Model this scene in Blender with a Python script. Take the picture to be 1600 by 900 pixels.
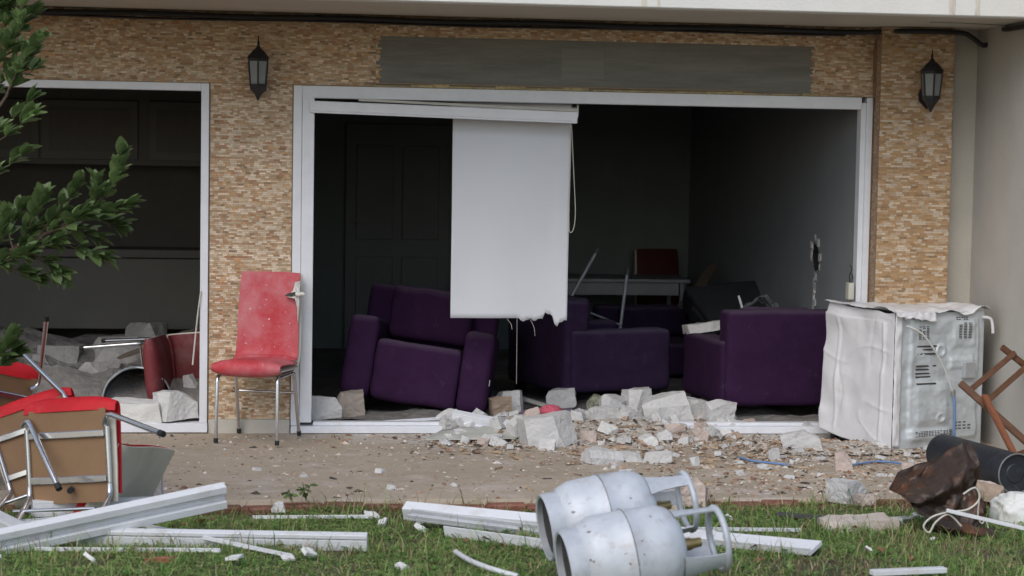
import bpy, bmesh, math, random
import numpy as np
from mathutils import Vector, Matrix, Euler, noise

for o in list(bpy.data.objects):
    bpy.data.objects.remove(o, do_unlink=True)
scene = bpy.context.scene
C = scene.collection
R = math.radians
rnd = random.Random(7)

# ------------------------------------------------------------------ camera
F = 3000.0                                    # focal length in pixels of a 1600 wide picture
CAM = Vector((0.0, -12.0, 1.6911))
YAW, PITCH, ROLL = 0.1155, 0.0639, 0.017
_fw = Vector((math.sin(YAW) * math.cos(PITCH), math.cos(YAW) * math.cos(PITCH), -math.sin(PITCH)))
_r0 = Vector((math.cos(YAW), -math.sin(YAW), 0.0))
_u0 = _r0.cross(_fw)
_rt = math.cos(ROLL) * _r0 + math.sin(ROLL) * _u0
_up = -math.sin(ROLL) * _r0 + math.cos(ROLL) * _u0
cd = bpy.data.cameras.new('camera')
cam = bpy.data.objects.new('camera', cd)
C.objects.link(cam)
m3 = Matrix((_rt, _up, -_fw)).transposed()
cam.matrix_world = Matrix.Translation(CAM) @ m3.to_4x4()
cd.sensor_width = 36.0
cd.lens = 36.0 * F / 1600.0
cd.clip_start = 0.1
cd.clip_end = 1000.0
cd.dof.use_dof = True
cd.dof.focus_distance = 11.6
cd.dof.aperture_fstop = 4.8
scene.camera = cam

# ------------------------------------------------------------------ sky, sun, exposure
SUN_DIR = Vector((-0.42, -0.76, 0.84)).normalized()      # towards the sun, high behind the camera
w = bpy.data.worlds.new('World')
scene.world = w
w.use_nodes = True
nt = w.node_tree
bg = nt.nodes['Background']
sky = nt.nodes.new('ShaderNodeTexSky')
sky.sky_type = 'NISHITA'
sky.sun_disc = False
sky.sun_elevation = math.asin(SUN_DIR.z)
sky.sun_rotation = math.atan2(SUN_DIR.x, SUN_DIR.y)
sky.air_density = 1.0
sky.dust_density = 1.6
hs = nt.nodes.new('ShaderNodeHueSaturation')
hs.inputs['Saturation'].default_value = 0.85             # a closed cloud cover is nearly white
nt.links.new(sky.outputs[0], hs.inputs['Color'])
nt.links.new(hs.outputs[0], bg.inputs['Color'])
bg.inputs['Strength'].default_value = 0.13
sl = bpy.data.lights.new('sun', 'SUN')
sl.energy = 1.05
sl.angle = R(50)
sl.color = (1.0, 0.985, 0.97)
so = bpy.data.objects.new('sun', sl)
C.objects.link(so)
so.rotation_euler = (-SUN_DIR).to_track_quat('-Z', 'Y').to_euler()
scene.view_settings.view_transform = 'Standard'
scene.view_settings.look = 'None'
scene.view_settings.gamma = 1.0
scene.view_settings.use_curve_mapping = False
scene.view_settings.exposure = 0.42
scene.render.engine = 'CYCLES'
scene.cycles.use_denoising = True
scene.cycles.max_bounces = 8
scene.cycles.diffuse_bounces = 5

# ------------------------------------------------------------------ helpers
def ray(px, py):
    return _fw + _rt * ((px - 800) / F) - _up * ((py - 450) / F)
def at_y(px, py, Y):
    d = ray(px, py)
    return CAM + d * ((Y - CAM.y) / d.y)
def at_z(px, py, Z=0.0):
    d = ray(px, py)
    return CAM + d * ((Z - CAM.z) / d.z)
def at_x(px, py, X):
    d = ray(px, py)
    return CAM + d * ((X - CAM.x) / d.x)
def ppm(Y):                                    # pixels per metre at depth Y
    return F / (Y + 12.0)

MATS = {}
def mat(name, base=(.5, .5, .5), rough=.6, metal=0.0, var=.15, vscale=6.0, bump=.0, bscale=60.0,
        dust=None, damt=.0, dscale=9.0, dsharp=.12, spec=.5, attr=None, objrand=0.0, stretch=None, dustup=0.0, trans=0.0, speck=None, sscale=45.0, sthr=.66, thin=0.0):
    if name in MATS:
        return MATS[name]
    m = bpy.data.materials.new(name)
    m.use_nodes = True
    n = m.node_tree.nodes
    L = m.node_tree.links
    b = n['Principled BSDF']
    b.inputs['Roughness'].default_value = rough
    b.inputs['Metallic'].default_value = metal
    b.inputs['Specular IOR Level'].default_value = spec
    if trans:
        b.inputs['Transmission Weight'].default_value = trans
    tc = n.new('ShaderNodeTexCoord')
    vec = tc.outputs['Object']
    if stretch:
        mp = n.new('ShaderNodeMapping')
        mp.inputs['Scale'].default_value = stretch
        L.new(vec, mp.inputs[0])
        vec = mp.outputs[0]
    nz = n.new('ShaderNodeTexNoise')
    nz.inputs['Scale'].default_value = vscale
    nz.inputs['Detail'].default_value = 6
    nz.inputs['Roughness'].default_value = .65
    L.new(vec, nz.inputs['Vector'])
    mr = n.new('ShaderNodeMapRange')
    mr.inputs['From Min'].default_value = .3
    mr.inputs['From Max'].default_value = .7
    mr.inputs['To Min'].default_value = 1 - var
    mr.inputs['To Max'].default_value = 1 + var
    L.new(nz.outputs[0], mr.inputs['Value'])
    if attr:
        at = n.new('ShaderNodeAttribute')
        at.attribute_name = attr
        src = at.outputs['Color']
    else:
        rg = n.new('ShaderNodeRGB')
        rg.outputs[0].default_value = (*base, 1)
        src = rg.outputs[0]
    mul = n.new('ShaderNodeVectorMath')
    mul.operation = 'SCALE'
    L.new(src, mul.inputs[0])
    L.new(mr.outputs[0], mul.inputs['Scale'])
    col = mul.outputs[0]
    if objrand:
        oi = n.new('ShaderNodeObjectInfo')
        m2 = n.new('ShaderNodeMapRange')
        m2.inputs['To Min'].default_value = 1 - objrand
        m2.inputs['To Max'].default_value = 1 + objrand
        L.new(oi.outputs['Random'], m2.inputs['Value'])
        s2 = n.new('ShaderNodeVectorMath')
        s2.operation = 'SCALE'
        L.new(col, s2.inputs[0])
        L.new(m2.outputs[0], s2.inputs['Scale'])
        col = s2.outputs[0]
    if dust:
        dz = n.new('ShaderNodeTexNoise')
        dz.inputs['Scale'].default_value = dscale
        dz.inputs['Detail'].default_value = 8
        dz.inputs['Roughness'].default_value = .7
        L.new(tc.outputs['Object'], dz.inputs['Vector'])
        dr = n.new('ShaderNodeMapRange')
        dr.inputs['From Min'].default_value = .62 - damt * .35
        dr.inputs['From Max'].default_value = .62 - damt * .35 + dsharp
        dr.inputs['To Max'].default_value = min(1.0, damt * 1.6)
        L.new(dz.outputs[0], dr.inputs['Value'])
        fac = dr.outputs[0]
        if dustup:                              # settled dust lies on surfaces that face up
            ge = n.new('ShaderNodeNewGeometry')
            sx = n.new('ShaderNodeSeparateXYZ')
            L.new(ge.outputs['Normal'], sx.inputs[0])
            ur = n.new('ShaderNodeMapRange')
            ur.inputs['From Min'].default_value = .25
            ur.inputs['From Max'].default_value = 1.0
            ur.inputs['To Max'].default_value = dustup
            L.new(sx.outputs['Z'], ur.inputs['Value'])
            ad = n.new('ShaderNodeMath')
            ad.operation = 'ADD'
            ad.use_clamp = True
            L.new(fac, ad.inputs[0])
            L.new(ur.outputs[0], ad.inputs[1])
            fac = ad.outputs[0]
        mx = n.new('ShaderNodeMix')
        mx.data_type = 'RGBA'
        L.new(fac, mx.inputs['Factor'])
        L.new(col, mx.inputs[6])
        mx.inputs[7].default_value = (*dust, 1)
        col = mx.outputs[2]
    if speck:
        kz = n.new('ShaderNodeTexNoise')
        kz.inputs['Scale'].default_value = sscale
        kz.inputs['Detail'].default_value = 3
        L.new(tc.outputs['Object'], kz.inputs['Vector'])
        kr = n.new('ShaderNodeMapRange')
        kr.inputs['From Min'].default_value = sthr
        kr.inputs['From Max'].default_value = sthr + .03
        kr.inputs['To Max'].default_value = .85
        L.new(kz.outputs[0], kr.inputs['Value'])
        kx = n.new('ShaderNodeMix')
        kx.data_type = 'RGBA'
        L.new(kr.outputs[0], kx.inputs['Factor'])
        L.new(col, kx.inputs[6])
        kx.inputs[7].default_value = (*speck, 1)
        col = kx.outputs[2]
    L.new(col, b.inputs['Base Color'])
    if bump:
        bz = n.new('ShaderNodeTexNoise')
        bz.inputs['Scale'].default_value = bscale
        bz.inputs['Detail'].default_value = 5
        L.new(vec, bz.inputs['Vector'])
        bp = n.new('ShaderNodeBump')
        bp.inputs['Strength'].default_value = bump
        bp.inputs['Distance'].default_value = .02
        L.new(bz.outputs[0], bp.inputs['Height'])
        L.new(bp.outputs[0], b.inputs['Normal'])
    if thin:
        tr = n.new('ShaderNodeBsdfTranslucent')
        L.new(col, tr.inputs['Color'])
        ms = n.new('ShaderNodeMixShader')
        ms.inputs[0].default_value = thin
        L.new(b.outputs[0], ms.inputs[1])
        L.new(tr.outputs[0], ms.inputs[2])
        L.new(ms.outputs[0], n['Material Output'].inputs['Surface'])
    MATS[name] = m
    return m

def link(o, parent=None, label=None, cat=None, group=None, kind=None):
    C.objects.link(o)
    if parent is not None:
        o.parent = parent
    return tag(o, label, cat, group, kind)
def tag(o, label=None, cat=None, group=None, kind=None):
    if label: o['label'] = label
    if cat: o['category'] = cat
    if group: o['group'] = group
    if kind: o['kind'] = kind
    return o
def thing(name, label, cat, loc=(0, 0, 0), rot=(0, 0, 0), group=None, scale=1.0):
    o = bpy.data.objects.new(name, None)
    o.empty_display_size = .1
    o.location = loc
    o.rotation_euler = rot
    o.scale = (scale,) * 3
    return link(o, None, label, cat, group)
def mesh_obj(name, me, m, parent=None, label=None, cat=None, group=None, kind=None, loc=None, rot=None):
    o = bpy.data.objects.new(name, me)
    if m is not None and len(me.materials) == 0:
        me.materials.append(m)
    if loc is not None: o.location = loc
    if rot is not None: o.rotation_euler = rot
    return link(o, parent, label, cat, group, kind)
def me_from(verts, faces, smooth=False, name='mesh'):
    me = bpy.data.meshes.new(name)
    me.from_pydata([tuple(v) for v in verts], [], faces)
    me.update()
    if smooth:
        me.polygons.foreach_set('use_smooth', [True] * len(me.polygons))
    return me
def me_bm(bm, smooth=False, name='mesh', auto=None):
    bmesh.ops.recalc_face_normals(bm, faces=bm.faces)
    me = bpy.data.meshes.new(name)
    bm.to_mesh(me)
    bm.free()
    if smooth:
        me.polygons.foreach_set('use_smooth', [True] * len(me.polygons))
        if auto is not None:
            me.set_sharp_from_angle(angle=R(auto))
    return me
def bm_box(bm, x0, x1, y0, y1, z0, z1, M=None):
    vs = [bm.verts.new(Vector(p) if M is None else M @ Vector(p)) for p in
          ((x0, y0, z0), (x1, y0, z0), (x1, y1, z0), (x0, y1, z0), (x0, y0, z1), (x1, y0, z1), (x1, y1, z1), (x0, y1, z1))]
    fs = [bm.faces.new([vs[i] for i in f]) for f in
          ((0, 3, 2, 1), (4, 5, 6, 7), (0, 1, 5, 4), (1, 2, 6, 5), (2, 3, 7, 6), (3, 0, 4, 7))]
    return vs, fs
def box_me(x0, x1, y0, y1, z0, z1, bev=0.0, segs=1, smooth=False):
    bm = bmesh.new()
    bm_box(bm, x0, x1, y0, y1, z0, z1)
    if bev:
        bmesh.ops.bevel(bm, geom=list(bm.edges), offset=bev, segments=segs, profile=.6, affect='EDGES')
    return me_bm(bm, smooth, auto=40)
def box(name, x0, x1, y0, y1, z0, z1, m, parent=None, bev=0.0, segs=1, **k):
    return mesh_obj(name, box_me(x0, x1, y0, y1, z0, z1, bev, segs), m, parent, **k)
def boxes_me(lst, bev=0.0):
    bm = bmesh.new()
    for b in lst:
        bm_box(bm, *b)
    if bev:
        bmesh.ops.bevel(bm, geom=list(bm.edges), offset=bev, segments=1, affect='EDGES')
    return me_bm(bm)
def bm_tube(bm, pts, rad, n=8, cap=True, M=None, closed=False):
    pts = [Vector(p) for p in pts]
    if M is not None:
        pts = [M @ p for p in pts]
    rads = rad if isinstance(rad, (list, tuple)) else [rad] * len(pts)
    rings = []
    prev = None
    N = len(pts)
    for i, p in enumerate(pts):
        if closed:
            t = pts[(i + 1) % N] - pts[i - 1]
        else:
            t = pts[min(i + 1, N - 1)] - pts[max(i - 1, 0)]
        if t.length < 1e-9:
            t = Vector((0, 0, 1))
        t.normalize()
        if prev is None:
            a = Vector((0, 0, 1)) if abs(t.z) < .9 else Vector((1, 0, 0))
            u = t.cross(a).normalized()
        else:
            u = (prev - t * prev.dot(t)).normalized()
        prev = u
        v = t.cross(u)
        rings.append([bm.verts.new(p + (u * math.cos(2 * math.pi * k / n) + v * math.sin(2 * math.pi * k / n)) * rads[i]) for k in range(n)])
    for i in range(N if closed else N - 1):
        a, b = rings[i], rings[(i + 1) % N]
        for k in range(n):
            bm.faces.new((a[k], a[(k + 1) % n], b[(k + 1) % n], b[k]))
    if cap and not closed:
        bm.faces.new(list(reversed(rings[0])))
        bm.faces.new(rings[-1])
def tube_me(pts, rad, n=8, closed=False):
    bm = bmesh.new()
    bm_tube(bm, pts, rad, n, closed=closed)
    return me_bm(bm, True, auto=50)
def smooth_path(pts, k=6):
    pts = [Vector(p) for p in pts]
    out = []
    for i in range(len(pts) - 1):
        p0, p1, p2, p3 = pts[max(i - 1, 0)], pts[i], pts[i + 1], pts[min(i + 2, len(pts) - 1)]
        for j in range(k):
            t = j / k
            out.append(.5 * ((2 * p1) + (p2 - p0) * t + (2 * p0 - 5 * p1 + 4 * p2 - p3) * t * t + (3 * p1 - p0 - 3 * p2 + p3) * t ** 3))
    out.append(pts[-1])
    return out
def lathe_me(prof, n=24, smooth=True, auto=40):
    bm = bmesh.new()
    rings = []
    for r, z in prof:
        if r < 1e-6:
            rings.append([bm.verts.new((0, 0, z))])
        else:
            rings.append([bm.verts.new((r * math.cos(2 * math.pi * k / n), r * math.sin(2 * math.pi * k / n), z)) for k in range(n)])
    for a, b in zip(rings, rings[1:]):
        for k in range(n):
            q = (k + 1) % n
            if len(a) == 1 and len(b) == 1: continue
            if len(a) == 1: bm.faces.new((a[0], b[q], b[k]))
            elif len(b) == 1: bm.faces.new((a[k], a[q], b[0]))
            else: bm.faces.new((a[k], a[q], b[q], b[k]))
    return me_bm(bm, smooth, auto=auto)
def copy_tree(o, parent=None):
    c = o.copy()
    C.objects.link(c)
    c.parent = parent
    for ch in list(o.children):
        copy_tree(ch, c)
    return c
def fbm(v, s=1.0, o=4):
    return noise.fractal(Vector(v) * s, 1.0, 2.0, o)

# ------------------------------------------------------------------ materials
WHITE = mat('white_pvc', (.74, .75, .78), .38, var=.05, vscale=9, dust=(.45, .40, .34), damt=.16, dscale=5, dsharp=.3)
WHITE2 = mat('white_pvc_lying', (.70, .71, .73), .35, var=.05, vscale=9, dust=(.42, .36, .29), damt=.38, dscale=9, dsharp=.3)
PVCGREY = mat('pvc_gasket_grey', (.33, .34, .36), .5)
PLASTER = mat('cream_render', (.50, .47, .405), .85, var=.07, vscale=3, bump=.15, bscale=120, dust=(.36, .31, .25), damt=.12, dscale=2.5, dsharp=.3)
SIDEW = mat('beige_render', (.49, .465, .42), .85, var=.06, vscale=3, bump=.15, bscale=120, dust=(.62, .58, .52), damt=.05, dscale=7, dsharp=.05)
BALC = mat('white_balcony_paint', (.70, .685, .64), .8, var=.05, vscale=3, bump=.12, bscale=60, dust=(.45, .37, .28), damt=.10, dscale=1.6, dsharp=.35)
SOFFIT = mat('cream_soffit', (.52, .475, .40), .85, var=.05, vscale=2, bump=.1, bscale=90)
BLACK = mat('black_plastic', (.012, .012, .013), .45, var=.2)
CAST = mat('black_cast_metal', (.014, .014, .016), .4, var=.25, bump=.1, bscale=90)
PURPLE = mat('purple_fabric', (.036, .013, .044), .92, var=.16, vscale=8, bump=.25, bscale=500, dust=(.30, .25, .30), damt=.10, dscale=9, dsharp=.25, spec=.15, dustup=.22, speck=(.34, .30, .33), sscale=70, sthr=.77)
PURPLE2 = mat('blue_purple_fabric', (.044, .024, .062), .92, var=.14, vscale=8, bump=.25, bscale=500, dust=(.28, .25, .32), damt=.10, dscale=9, dsharp=.25, spec=.15, dustup=.28, speck=(.34, .30, .35), sscale=70, sthr=.77)
DARKFAB = mat('charcoal_fabric', (.022, .022, .027), .9, var=.2, bump=.2, bscale=300, dust=(.2, .2, .2), damt=.1, spec=.15, dustup=.2)
REDFAB = mat('dusty_red_vinyl', (.47, .045, .058), .62, var=.08, vscale=5, bump=.12, bscale=700, dust=(.55, .30, .315), damt=.72, dscale=2.6, dsharp=.42, spec=.3, speck=(.66, .56, .55), sscale=48, sthr=.69)
REDCL = mat('clean_red_vinyl', (.54, .012, .020), .6, var=.12, vscale=14, bump=.15, bscale=500, dust=(.60, .30, .28), damt=.14, dscale=9, dsharp=.2, spec=.3)
CREAMV = mat('cream_vinyl', (.62, .585, .50), .55, var=.08, vscale=7, dust=(.32, .28, .22), damt=.2, dscale=6, dsharp=.25)
HARDB = mat('brown_hardboard', (.225, .13, .065), .7, var=.08, vscale=10, bump=.1, bscale=200)
CHROME = mat('chrome_tube', (.62, .62, .64), .22, metal=.95, var=.08, dust=(.45, .42, .38), damt=.2, dscale=25, dsharp=.2)
GALV = mat('grey_steel_tube', (.36, .36, .36), .4, metal=.7, var=.1)
RUBBER = mat('black_rubber', (.015, .015, .015), .7)
CONC = mat('aerated_concrete', (.55, .54, .525), .92, var=.10, vscale=9, bump=.5, bscale=45, dust=(.44, .39, .34), damt=.22, dscale=7, dsharp=.2, objrand=.09, spec=.2)
CONCT = mat('tan_broken_block', (.36, .27, .20), .92, var=.15, vscale=9, bump=.5, bscale=45, objrand=.1, spec=.2)
DIMC = mat('room_block_dimmed', (.36, .34, .32), .92, var=.12, vscale=9, bump=.5, bscale=45, objrand=.12, spec=.2)  # block colour darkened to paint in the dimness deep in the left room
PINKST = mat('pinkish_stone', (.50, .41, .36), .92, var=.12, vscale=9, bump=.5, bscale=45, objrand=.12, spec=.2)
BOARD = mat('plaster_board', (.66, .65, .62), .85, var=.06, vscale=5, bump=.2, bscale=60, dust=(.42, .38, .33), damt=.2, dscale=5, objrand=.06)
WOODT = mat('pale_splinter_wood', (.37, .26, .165), .8, var=.25, vscale=20, stretch=(1, 6, 6), objrand=.25)
WOODD = mat('brown_chair_wood', (.125, .056, .028), .5, var=.25, vscale=14, stretch=(1, 6, 6), bump=.2, bscale=80, dust=(.35, .2, .12), damt=.12, dscale=12)
WOODO = mat('orange_wood', (.21, .075, .035), .55, var=.2, vscale=14, stretch=(1, 6, 6), bump=.2, bscale=80)
GREYBED = mat('grey_tile_adhesive', (.195, .19, .168), .93, var=.24, vscale=5, stretch=(.35, 1, 3.2), bump=.35, bscale=55, dust=(.25, .25, .24), damt=.26, dscale=2.6, dsharp=.25)
GREYBED2 = mat('light_grey_tile_adhesive', (.222, .217, .195), .93, var=.14, vscale=7, stretch=(.35, 1, 6), bump=.35, bscale=55)
FOAM = mat('yellow_foam', (.46, .36, .19), .9, var=.3, vscale=22, bump=.6, bscale=60)
MOSAIC = mat('stone_mosaic', attr='Col', rough=.75, var=.10, vscale=55, bump=.2, bscale=160)
GROUT = mat('brown_grout', (.32, .235, .155), .9, var=.2, vscale=20)
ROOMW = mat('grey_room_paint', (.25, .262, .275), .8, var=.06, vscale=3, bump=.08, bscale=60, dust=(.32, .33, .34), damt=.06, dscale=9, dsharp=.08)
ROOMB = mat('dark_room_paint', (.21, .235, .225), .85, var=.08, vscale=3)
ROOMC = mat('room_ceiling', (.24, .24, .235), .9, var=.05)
ROOMF = mat('dusty_room_floor', (.17, .155, .14), .9, var=.25, vscale=4, dust=(.34, .32, .3), damt=.3, dscale=4)
CABIN = mat('dark_cabinet_wood', (.075, .066, .055), .6, var=.12, vscale=5, stretch=(4, 1, .6))
CABIN2 = mat('olive_cabinet_panel', (.10, .095, .08), .65, var=.08, vscale=4)
DOORW = mat('interior_door_paint', (.20, .21, .205), .6, var=.05)
STEELW = mat('white_stove_enamel', (.66, .655, .66), .42, var=.05, vscale=4, dust=(.40, .33, .27), damt=.22, dscale=4.5, dsharp=.35, bump=.12, bscale=14)
STEELG = mat('galvanised_stove_back', (.56, .60, .62), .42, metal=.25, var=.08, vscale=7, dust=(.34, .30, .25), damt=.26, dscale=8, dsharp=.3, bump=.1, bscale=25)
SLOT = mat('dark_vent_slot', (.05, .045, .04), .8)
TERM = mat('grey_terminal_box', (.34, .35, .36), .5)
GASM = mat('silver_cylinder_paint', (.53, .555, .59), .5, metal=.12, var=.10, vscale=10, dust=(.40, .36, .34), damt=.27, dscale=18, dsharp=.10, bump=.16, bscale=14, speck=(.12, .09, .075), sscale=46, sthr=.70)
GASD = mat('worn_silver_collar', (.48, .505, .54), .5, metal=.15, var=.14, vscale=14, dust=(.30, .25, .2), damt=.2, dscale=18)
RUST = mat('rusty_sheet_metal', (.045, .027, .018), .46, metal=.2, var=.35, vscale=7, bump=.5, bscale=18, dust=(.26, .085, .022), damt=.36, dscale=5.5, dsharp=.2, speck=(.25, .19, .13), sscale=14, sthr=.68)
DRUM = mat('black_drum_paint', (.018, .021, .026), .5, var=.3, vscale=10, dust=(.20, .20, .19), damt=.24, dscale=14, dsharp=.3, bump=.15, bscale=30)
SACK = mat('white_sack_plastic', (.74, .74, .69), .5, var=.05, vscale=5)
TABLE = mat('white_table_top', (.36, .37, .38), .5, var=.1, vscale=4)
BLIND = mat('white_blind_fabric', (.62, .635, .665), .8, var=.02, vscale=3, bump=.05, bscale=500, spec=.2, dust=(.50, .48, .44), damt=.10, dscale=3.5, dsharp=.35)
CORD = mat('cream_cord', (.55, .52, .45), .7)
BLUEH = mat('blue_hose', (.13, .24, .46), .45, var=.1)
PINKW = mat('pink_wool', (.62, .12, .17), .95, var=.25, vscale=40, bump=.8, bscale=120)
GREYW = mat('mauve_grey_wool', (.14, .11, .15), .95, var=.35, vscale=40, bump=.8, bscale=120)
GLASSP = mat('frosted_lantern_glass', (.22, .23, .23), .35, var=.1, vscale=12)
CLEARP = mat('clear_plastic_film', (.8, .82, .84), .15, var=.02, trans=.85)
BRICKR = mat('red_edging_brick', (.20, .075, .048), .9, var=.25, vscale=14, bump=.4, bscale=50, dust=(.28, .21, .16), damt=.3, dscale=9, objrand=.2)
BUCKM = mat('dark_bucket_metal', (.05, .052, .055), .45, metal=.4, var=.2)
RIMM = mat('grey_bucket_rim', (.30, .31, .32), .4, metal=.6, var=.1)
BARK = mat('branch_bark', (.085, .055, .035), .85, var=.3, vscale=30, bump=.4, bscale=60)
LEAFM = mat('glossy_leaf', (.165, .245, .085), .42, var=.16, vscale=40, objrand=.5, spec=.4, thin=.3)
GRASSM = mat('grass_blades', attr='Col', rough=.6, var=.1, vscale=20, spec=.25, thin=.3)
CHIPM = mat('debris_chips', attr='Col', rough=.9, var=.15, vscale=60, spec=.2)

# ------------------------------------------------------------------ ground
LAWN0 = -2.50
def lawn_z(x, y):
    d = LAWN0 - y
    base = -0.055
    if d > 0:
        t = min(d / 3.4, 1.0)
        base += .055 * min(d / .7, 1.0) + .15 * t * t * (3 - 2 * t)
    else:
        base -= min(-d, 1.0) * .15
    if -.16 < d < .30:
        base += max(0, .012 + .05 * noise.noise(Vector((x * 2.3, y * 2, 8)))) * (1 - max(0, d - .1) / .2)
    far = max(0.0, (abs(x) + abs(y)) / 30 - .6)
    return base + (noise.noise(Vector((x * .9, y * .9, 3.1))) * .035 + noise.noise(Vector((x * 3.1, y * 3.1, 1.7))) * .014) * (1 if d > 0 else .1)
def at_lawn(px, py, h=0.0):
    d = ray(px, py)
    t = 5.0
    while t < 14:
        p = CAM + d * (t / d.y)
        if p.z < lawn_z(p.x, p.y) + h: return p
        t += .01
    return p
def axis(c0, c1, step, far):
    a = list(np.arange(c0, c1, step))
    lo, hi = c0, c1
    s = step
    while lo > -far:
        s *= 1.6
        lo -= s
        a.insert(0, lo)
    s = step
    while hi < far:
        s *= 1.6
        hi += s
        a.append(hi)
    return a
gx, gy = axis(-4, 5.5, .12, 320), axis(-8.5, -2.3, .07, 320)
gv = [(x, y, lawn_z(x, y) if y > -9 else lawn_z(x, y)) for y in gy for x in gx]
nx = len(gx)
gf = [(j * nx + i, j * nx + i + 1, (j + 1) * nx + i + 1, (j + 1) * nx + i) for j in range(len(gy) - 1) for i in range(nx - 1)]
SOIL = mat('lawn_soil', (.075, .066, .035), .95, var=.4, vscale=5, bump=.6, bscale=40, dust=(.10, .075, .045), damt=.35, dscale=3)
mesh_obj('lawn', me_from(gv, gf, True), SOIL, kind='structure', label='grass lawn in front of the paved patio')

# patio: a worn concrete apron, dirt, dust, plaster powder by the window
pm = bpy.data.materials.new('patio_concrete')
pm.use_nodes = True
n, L = pm.node_tree.nodes, pm.node_tree.links
b = n['Principled BSDF']
b.inputs['Roughness'].default_value = .9
b.inputs['Specular IOR Level'].default_value = .2
tc = n.new('ShaderNodeTexCoord')
def nzn(scale, detail=8, rough=.65, st=None):
    v = tc.outputs['Object']
    if st:
        mp = n.new('ShaderNodeMapping')
        mp.inputs['Scale'].default_value = st
        L.new(v, mp.inputs[0])
        v = mp.outputs[0]
    q = n.new('ShaderNodeTexNoise')
    q.inputs['Scale'].default_value = scale
    q.inputs['Detail'].default_value = detail
    q.inputs['Roughness'].default_value = rough
    L.new(v, q.inputs['Vector'])
    return q.outputs[0]
def rmp(v, a, b_, lo=0.0, hi=1.0):
    q = n.new('ShaderNodeMapRange')
    q.inputs['From Min'].default_value = a
    q.inputs['From Max'].default_value = b_
    q.inputs['To Min'].default_value = lo
    q.inputs['To Max'].default_value = hi
    L.new(v, q.inputs['Value'])
    return q.outputs[0]
def mixc(f, a, c):
    q = n.new('ShaderNodeMix')
    q.data_type = 'RGBA'
    L.new(f, q.inputs['Factor'])
    for s, i in ((a, 6), (c, 7)):
        if isinstance(s, tuple): q.inputs[i].default_value = (*s, 1)
        else: L.new(s, q.inputs[i])
    return q.outputs[2]
c1 = mixc(rmp(nzn(1.6), .35, .65), (.43, .355, .27), (.345, .285, .215))
c1 = mixc(rmp(nzn(3.1), .50, .66, 0, .8), c1, (.50, .435, .38))
c1 = mixc(rmp(nzn(9), .58, .74, 0, .75), c1, (.22, .165, .13))
c1 = mixc(rmp(nzn(38, 3), .60, .72, 0, .8), c1, (.50, .44, .39))
c1 = mixc(rmp(nzn(34, 3), .66, .73, 0, .6), c1, (.12, .08, .06))
# plaster powder spilled over the patio in front of the window: a stain with a place and shape of its own
sx = n.new('ShaderNodeSeparateXYZ')
L.new(tc.outputs['Object'], sx.inputs[0])
def mth(op, a, c):
    q = n.new('ShaderNodeMath')
    q.operation = op
    for s, i in ((a, 0), (c, 1)):
        if isinstance(s, (int, float)): q.inputs[i].default_value = s
        else: L.new(s, q.inputs[i])
    return q.outputs[0]
dx = mth('DIVIDE', mth('SUBTRACT', sx.outputs['X'], 2.0), 1.9)
dy = mth('DIVIDE', mth('SUBTRACT', sx.outputs['Y'], -.12), .55)
rr = mth('ADD', mth('MULTIPLY', dx, dx), mth('MULTIPLY', dy, dy))
pw = mth('SUBTRACT', mth('ADD', 1.0, mth('MULTIPLY', nzn(3.2), 1.6)), mth('ADD', rr, .95))
c1 = mixc(rmp(pw, -.15, .65, 0, .92), c1, (.56, .535, .50))
L.new(c1, b.inputs['Base Color'])
bp = n.new('ShaderNodeBump')
bp.inputs['Strength'].default_value = .5
bp.inputs['Distance'].default_value = .02
L.new(nzn(26), bp.inputs['Height'])
L.new(bp.outputs[0], b.inputs['Normal'])
def patio_z(x, y):
    e = 1.0 if -2.36 < y < -.1 else .0
    return (fbm((x, y, .3), 1.3, 3) * .012 + fbm((x, y, 5), 7, 2) * .004) * e - .004
px_, py_ = np.arange(-4.6, 6.3, .09), np.arange(-2.42, .32, .06)
pv = [(x, y, patio_z(x, y)) for y in py_ for x in px_]
k_ = len(px_)
pf = [(j * k_ + i, j * k_ + i + 1, (j + 1) * k_ + i + 1, (j + 1) * k_ + i) for j in range(len(py_) - 1) for i in range(k_ - 1)]
b0 = len(pv)
pv += [(x, -2.4205, -.16) for x in px_]
pf += [(b0 + i, b0 + i + 1, i + 1, i) for i in range(k_ - 1)]
mesh_obj('patio', me_from(pv, pf, True), pm, kind='structure', label='dirty concrete patio strewn with debris below the facade')
ed = link(bpy.data.objects.new('kerb', None), None, 'row of red bricks edging the patio against the grass', None, None, 'structure')
brick_me = [box_me(-.1, .1, -.05, .05, -.16, 0, .008) for _ in range(1)][0]
brick_me.materials.append(BRICKR)
x = -4.5
while x < 6.1:
    o = mesh_obj('brick', brick_me, None, ed, loc=(x + .1, -2.465 + rnd.uniform(-.006, .006), -.012 + rnd.uniform(-.012, .006)), rot=(rnd.uniform(-.04, .04), rnd.uniform(-.02, .02), rnd.uniform(-.025, .025)))
    x += .2035

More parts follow.
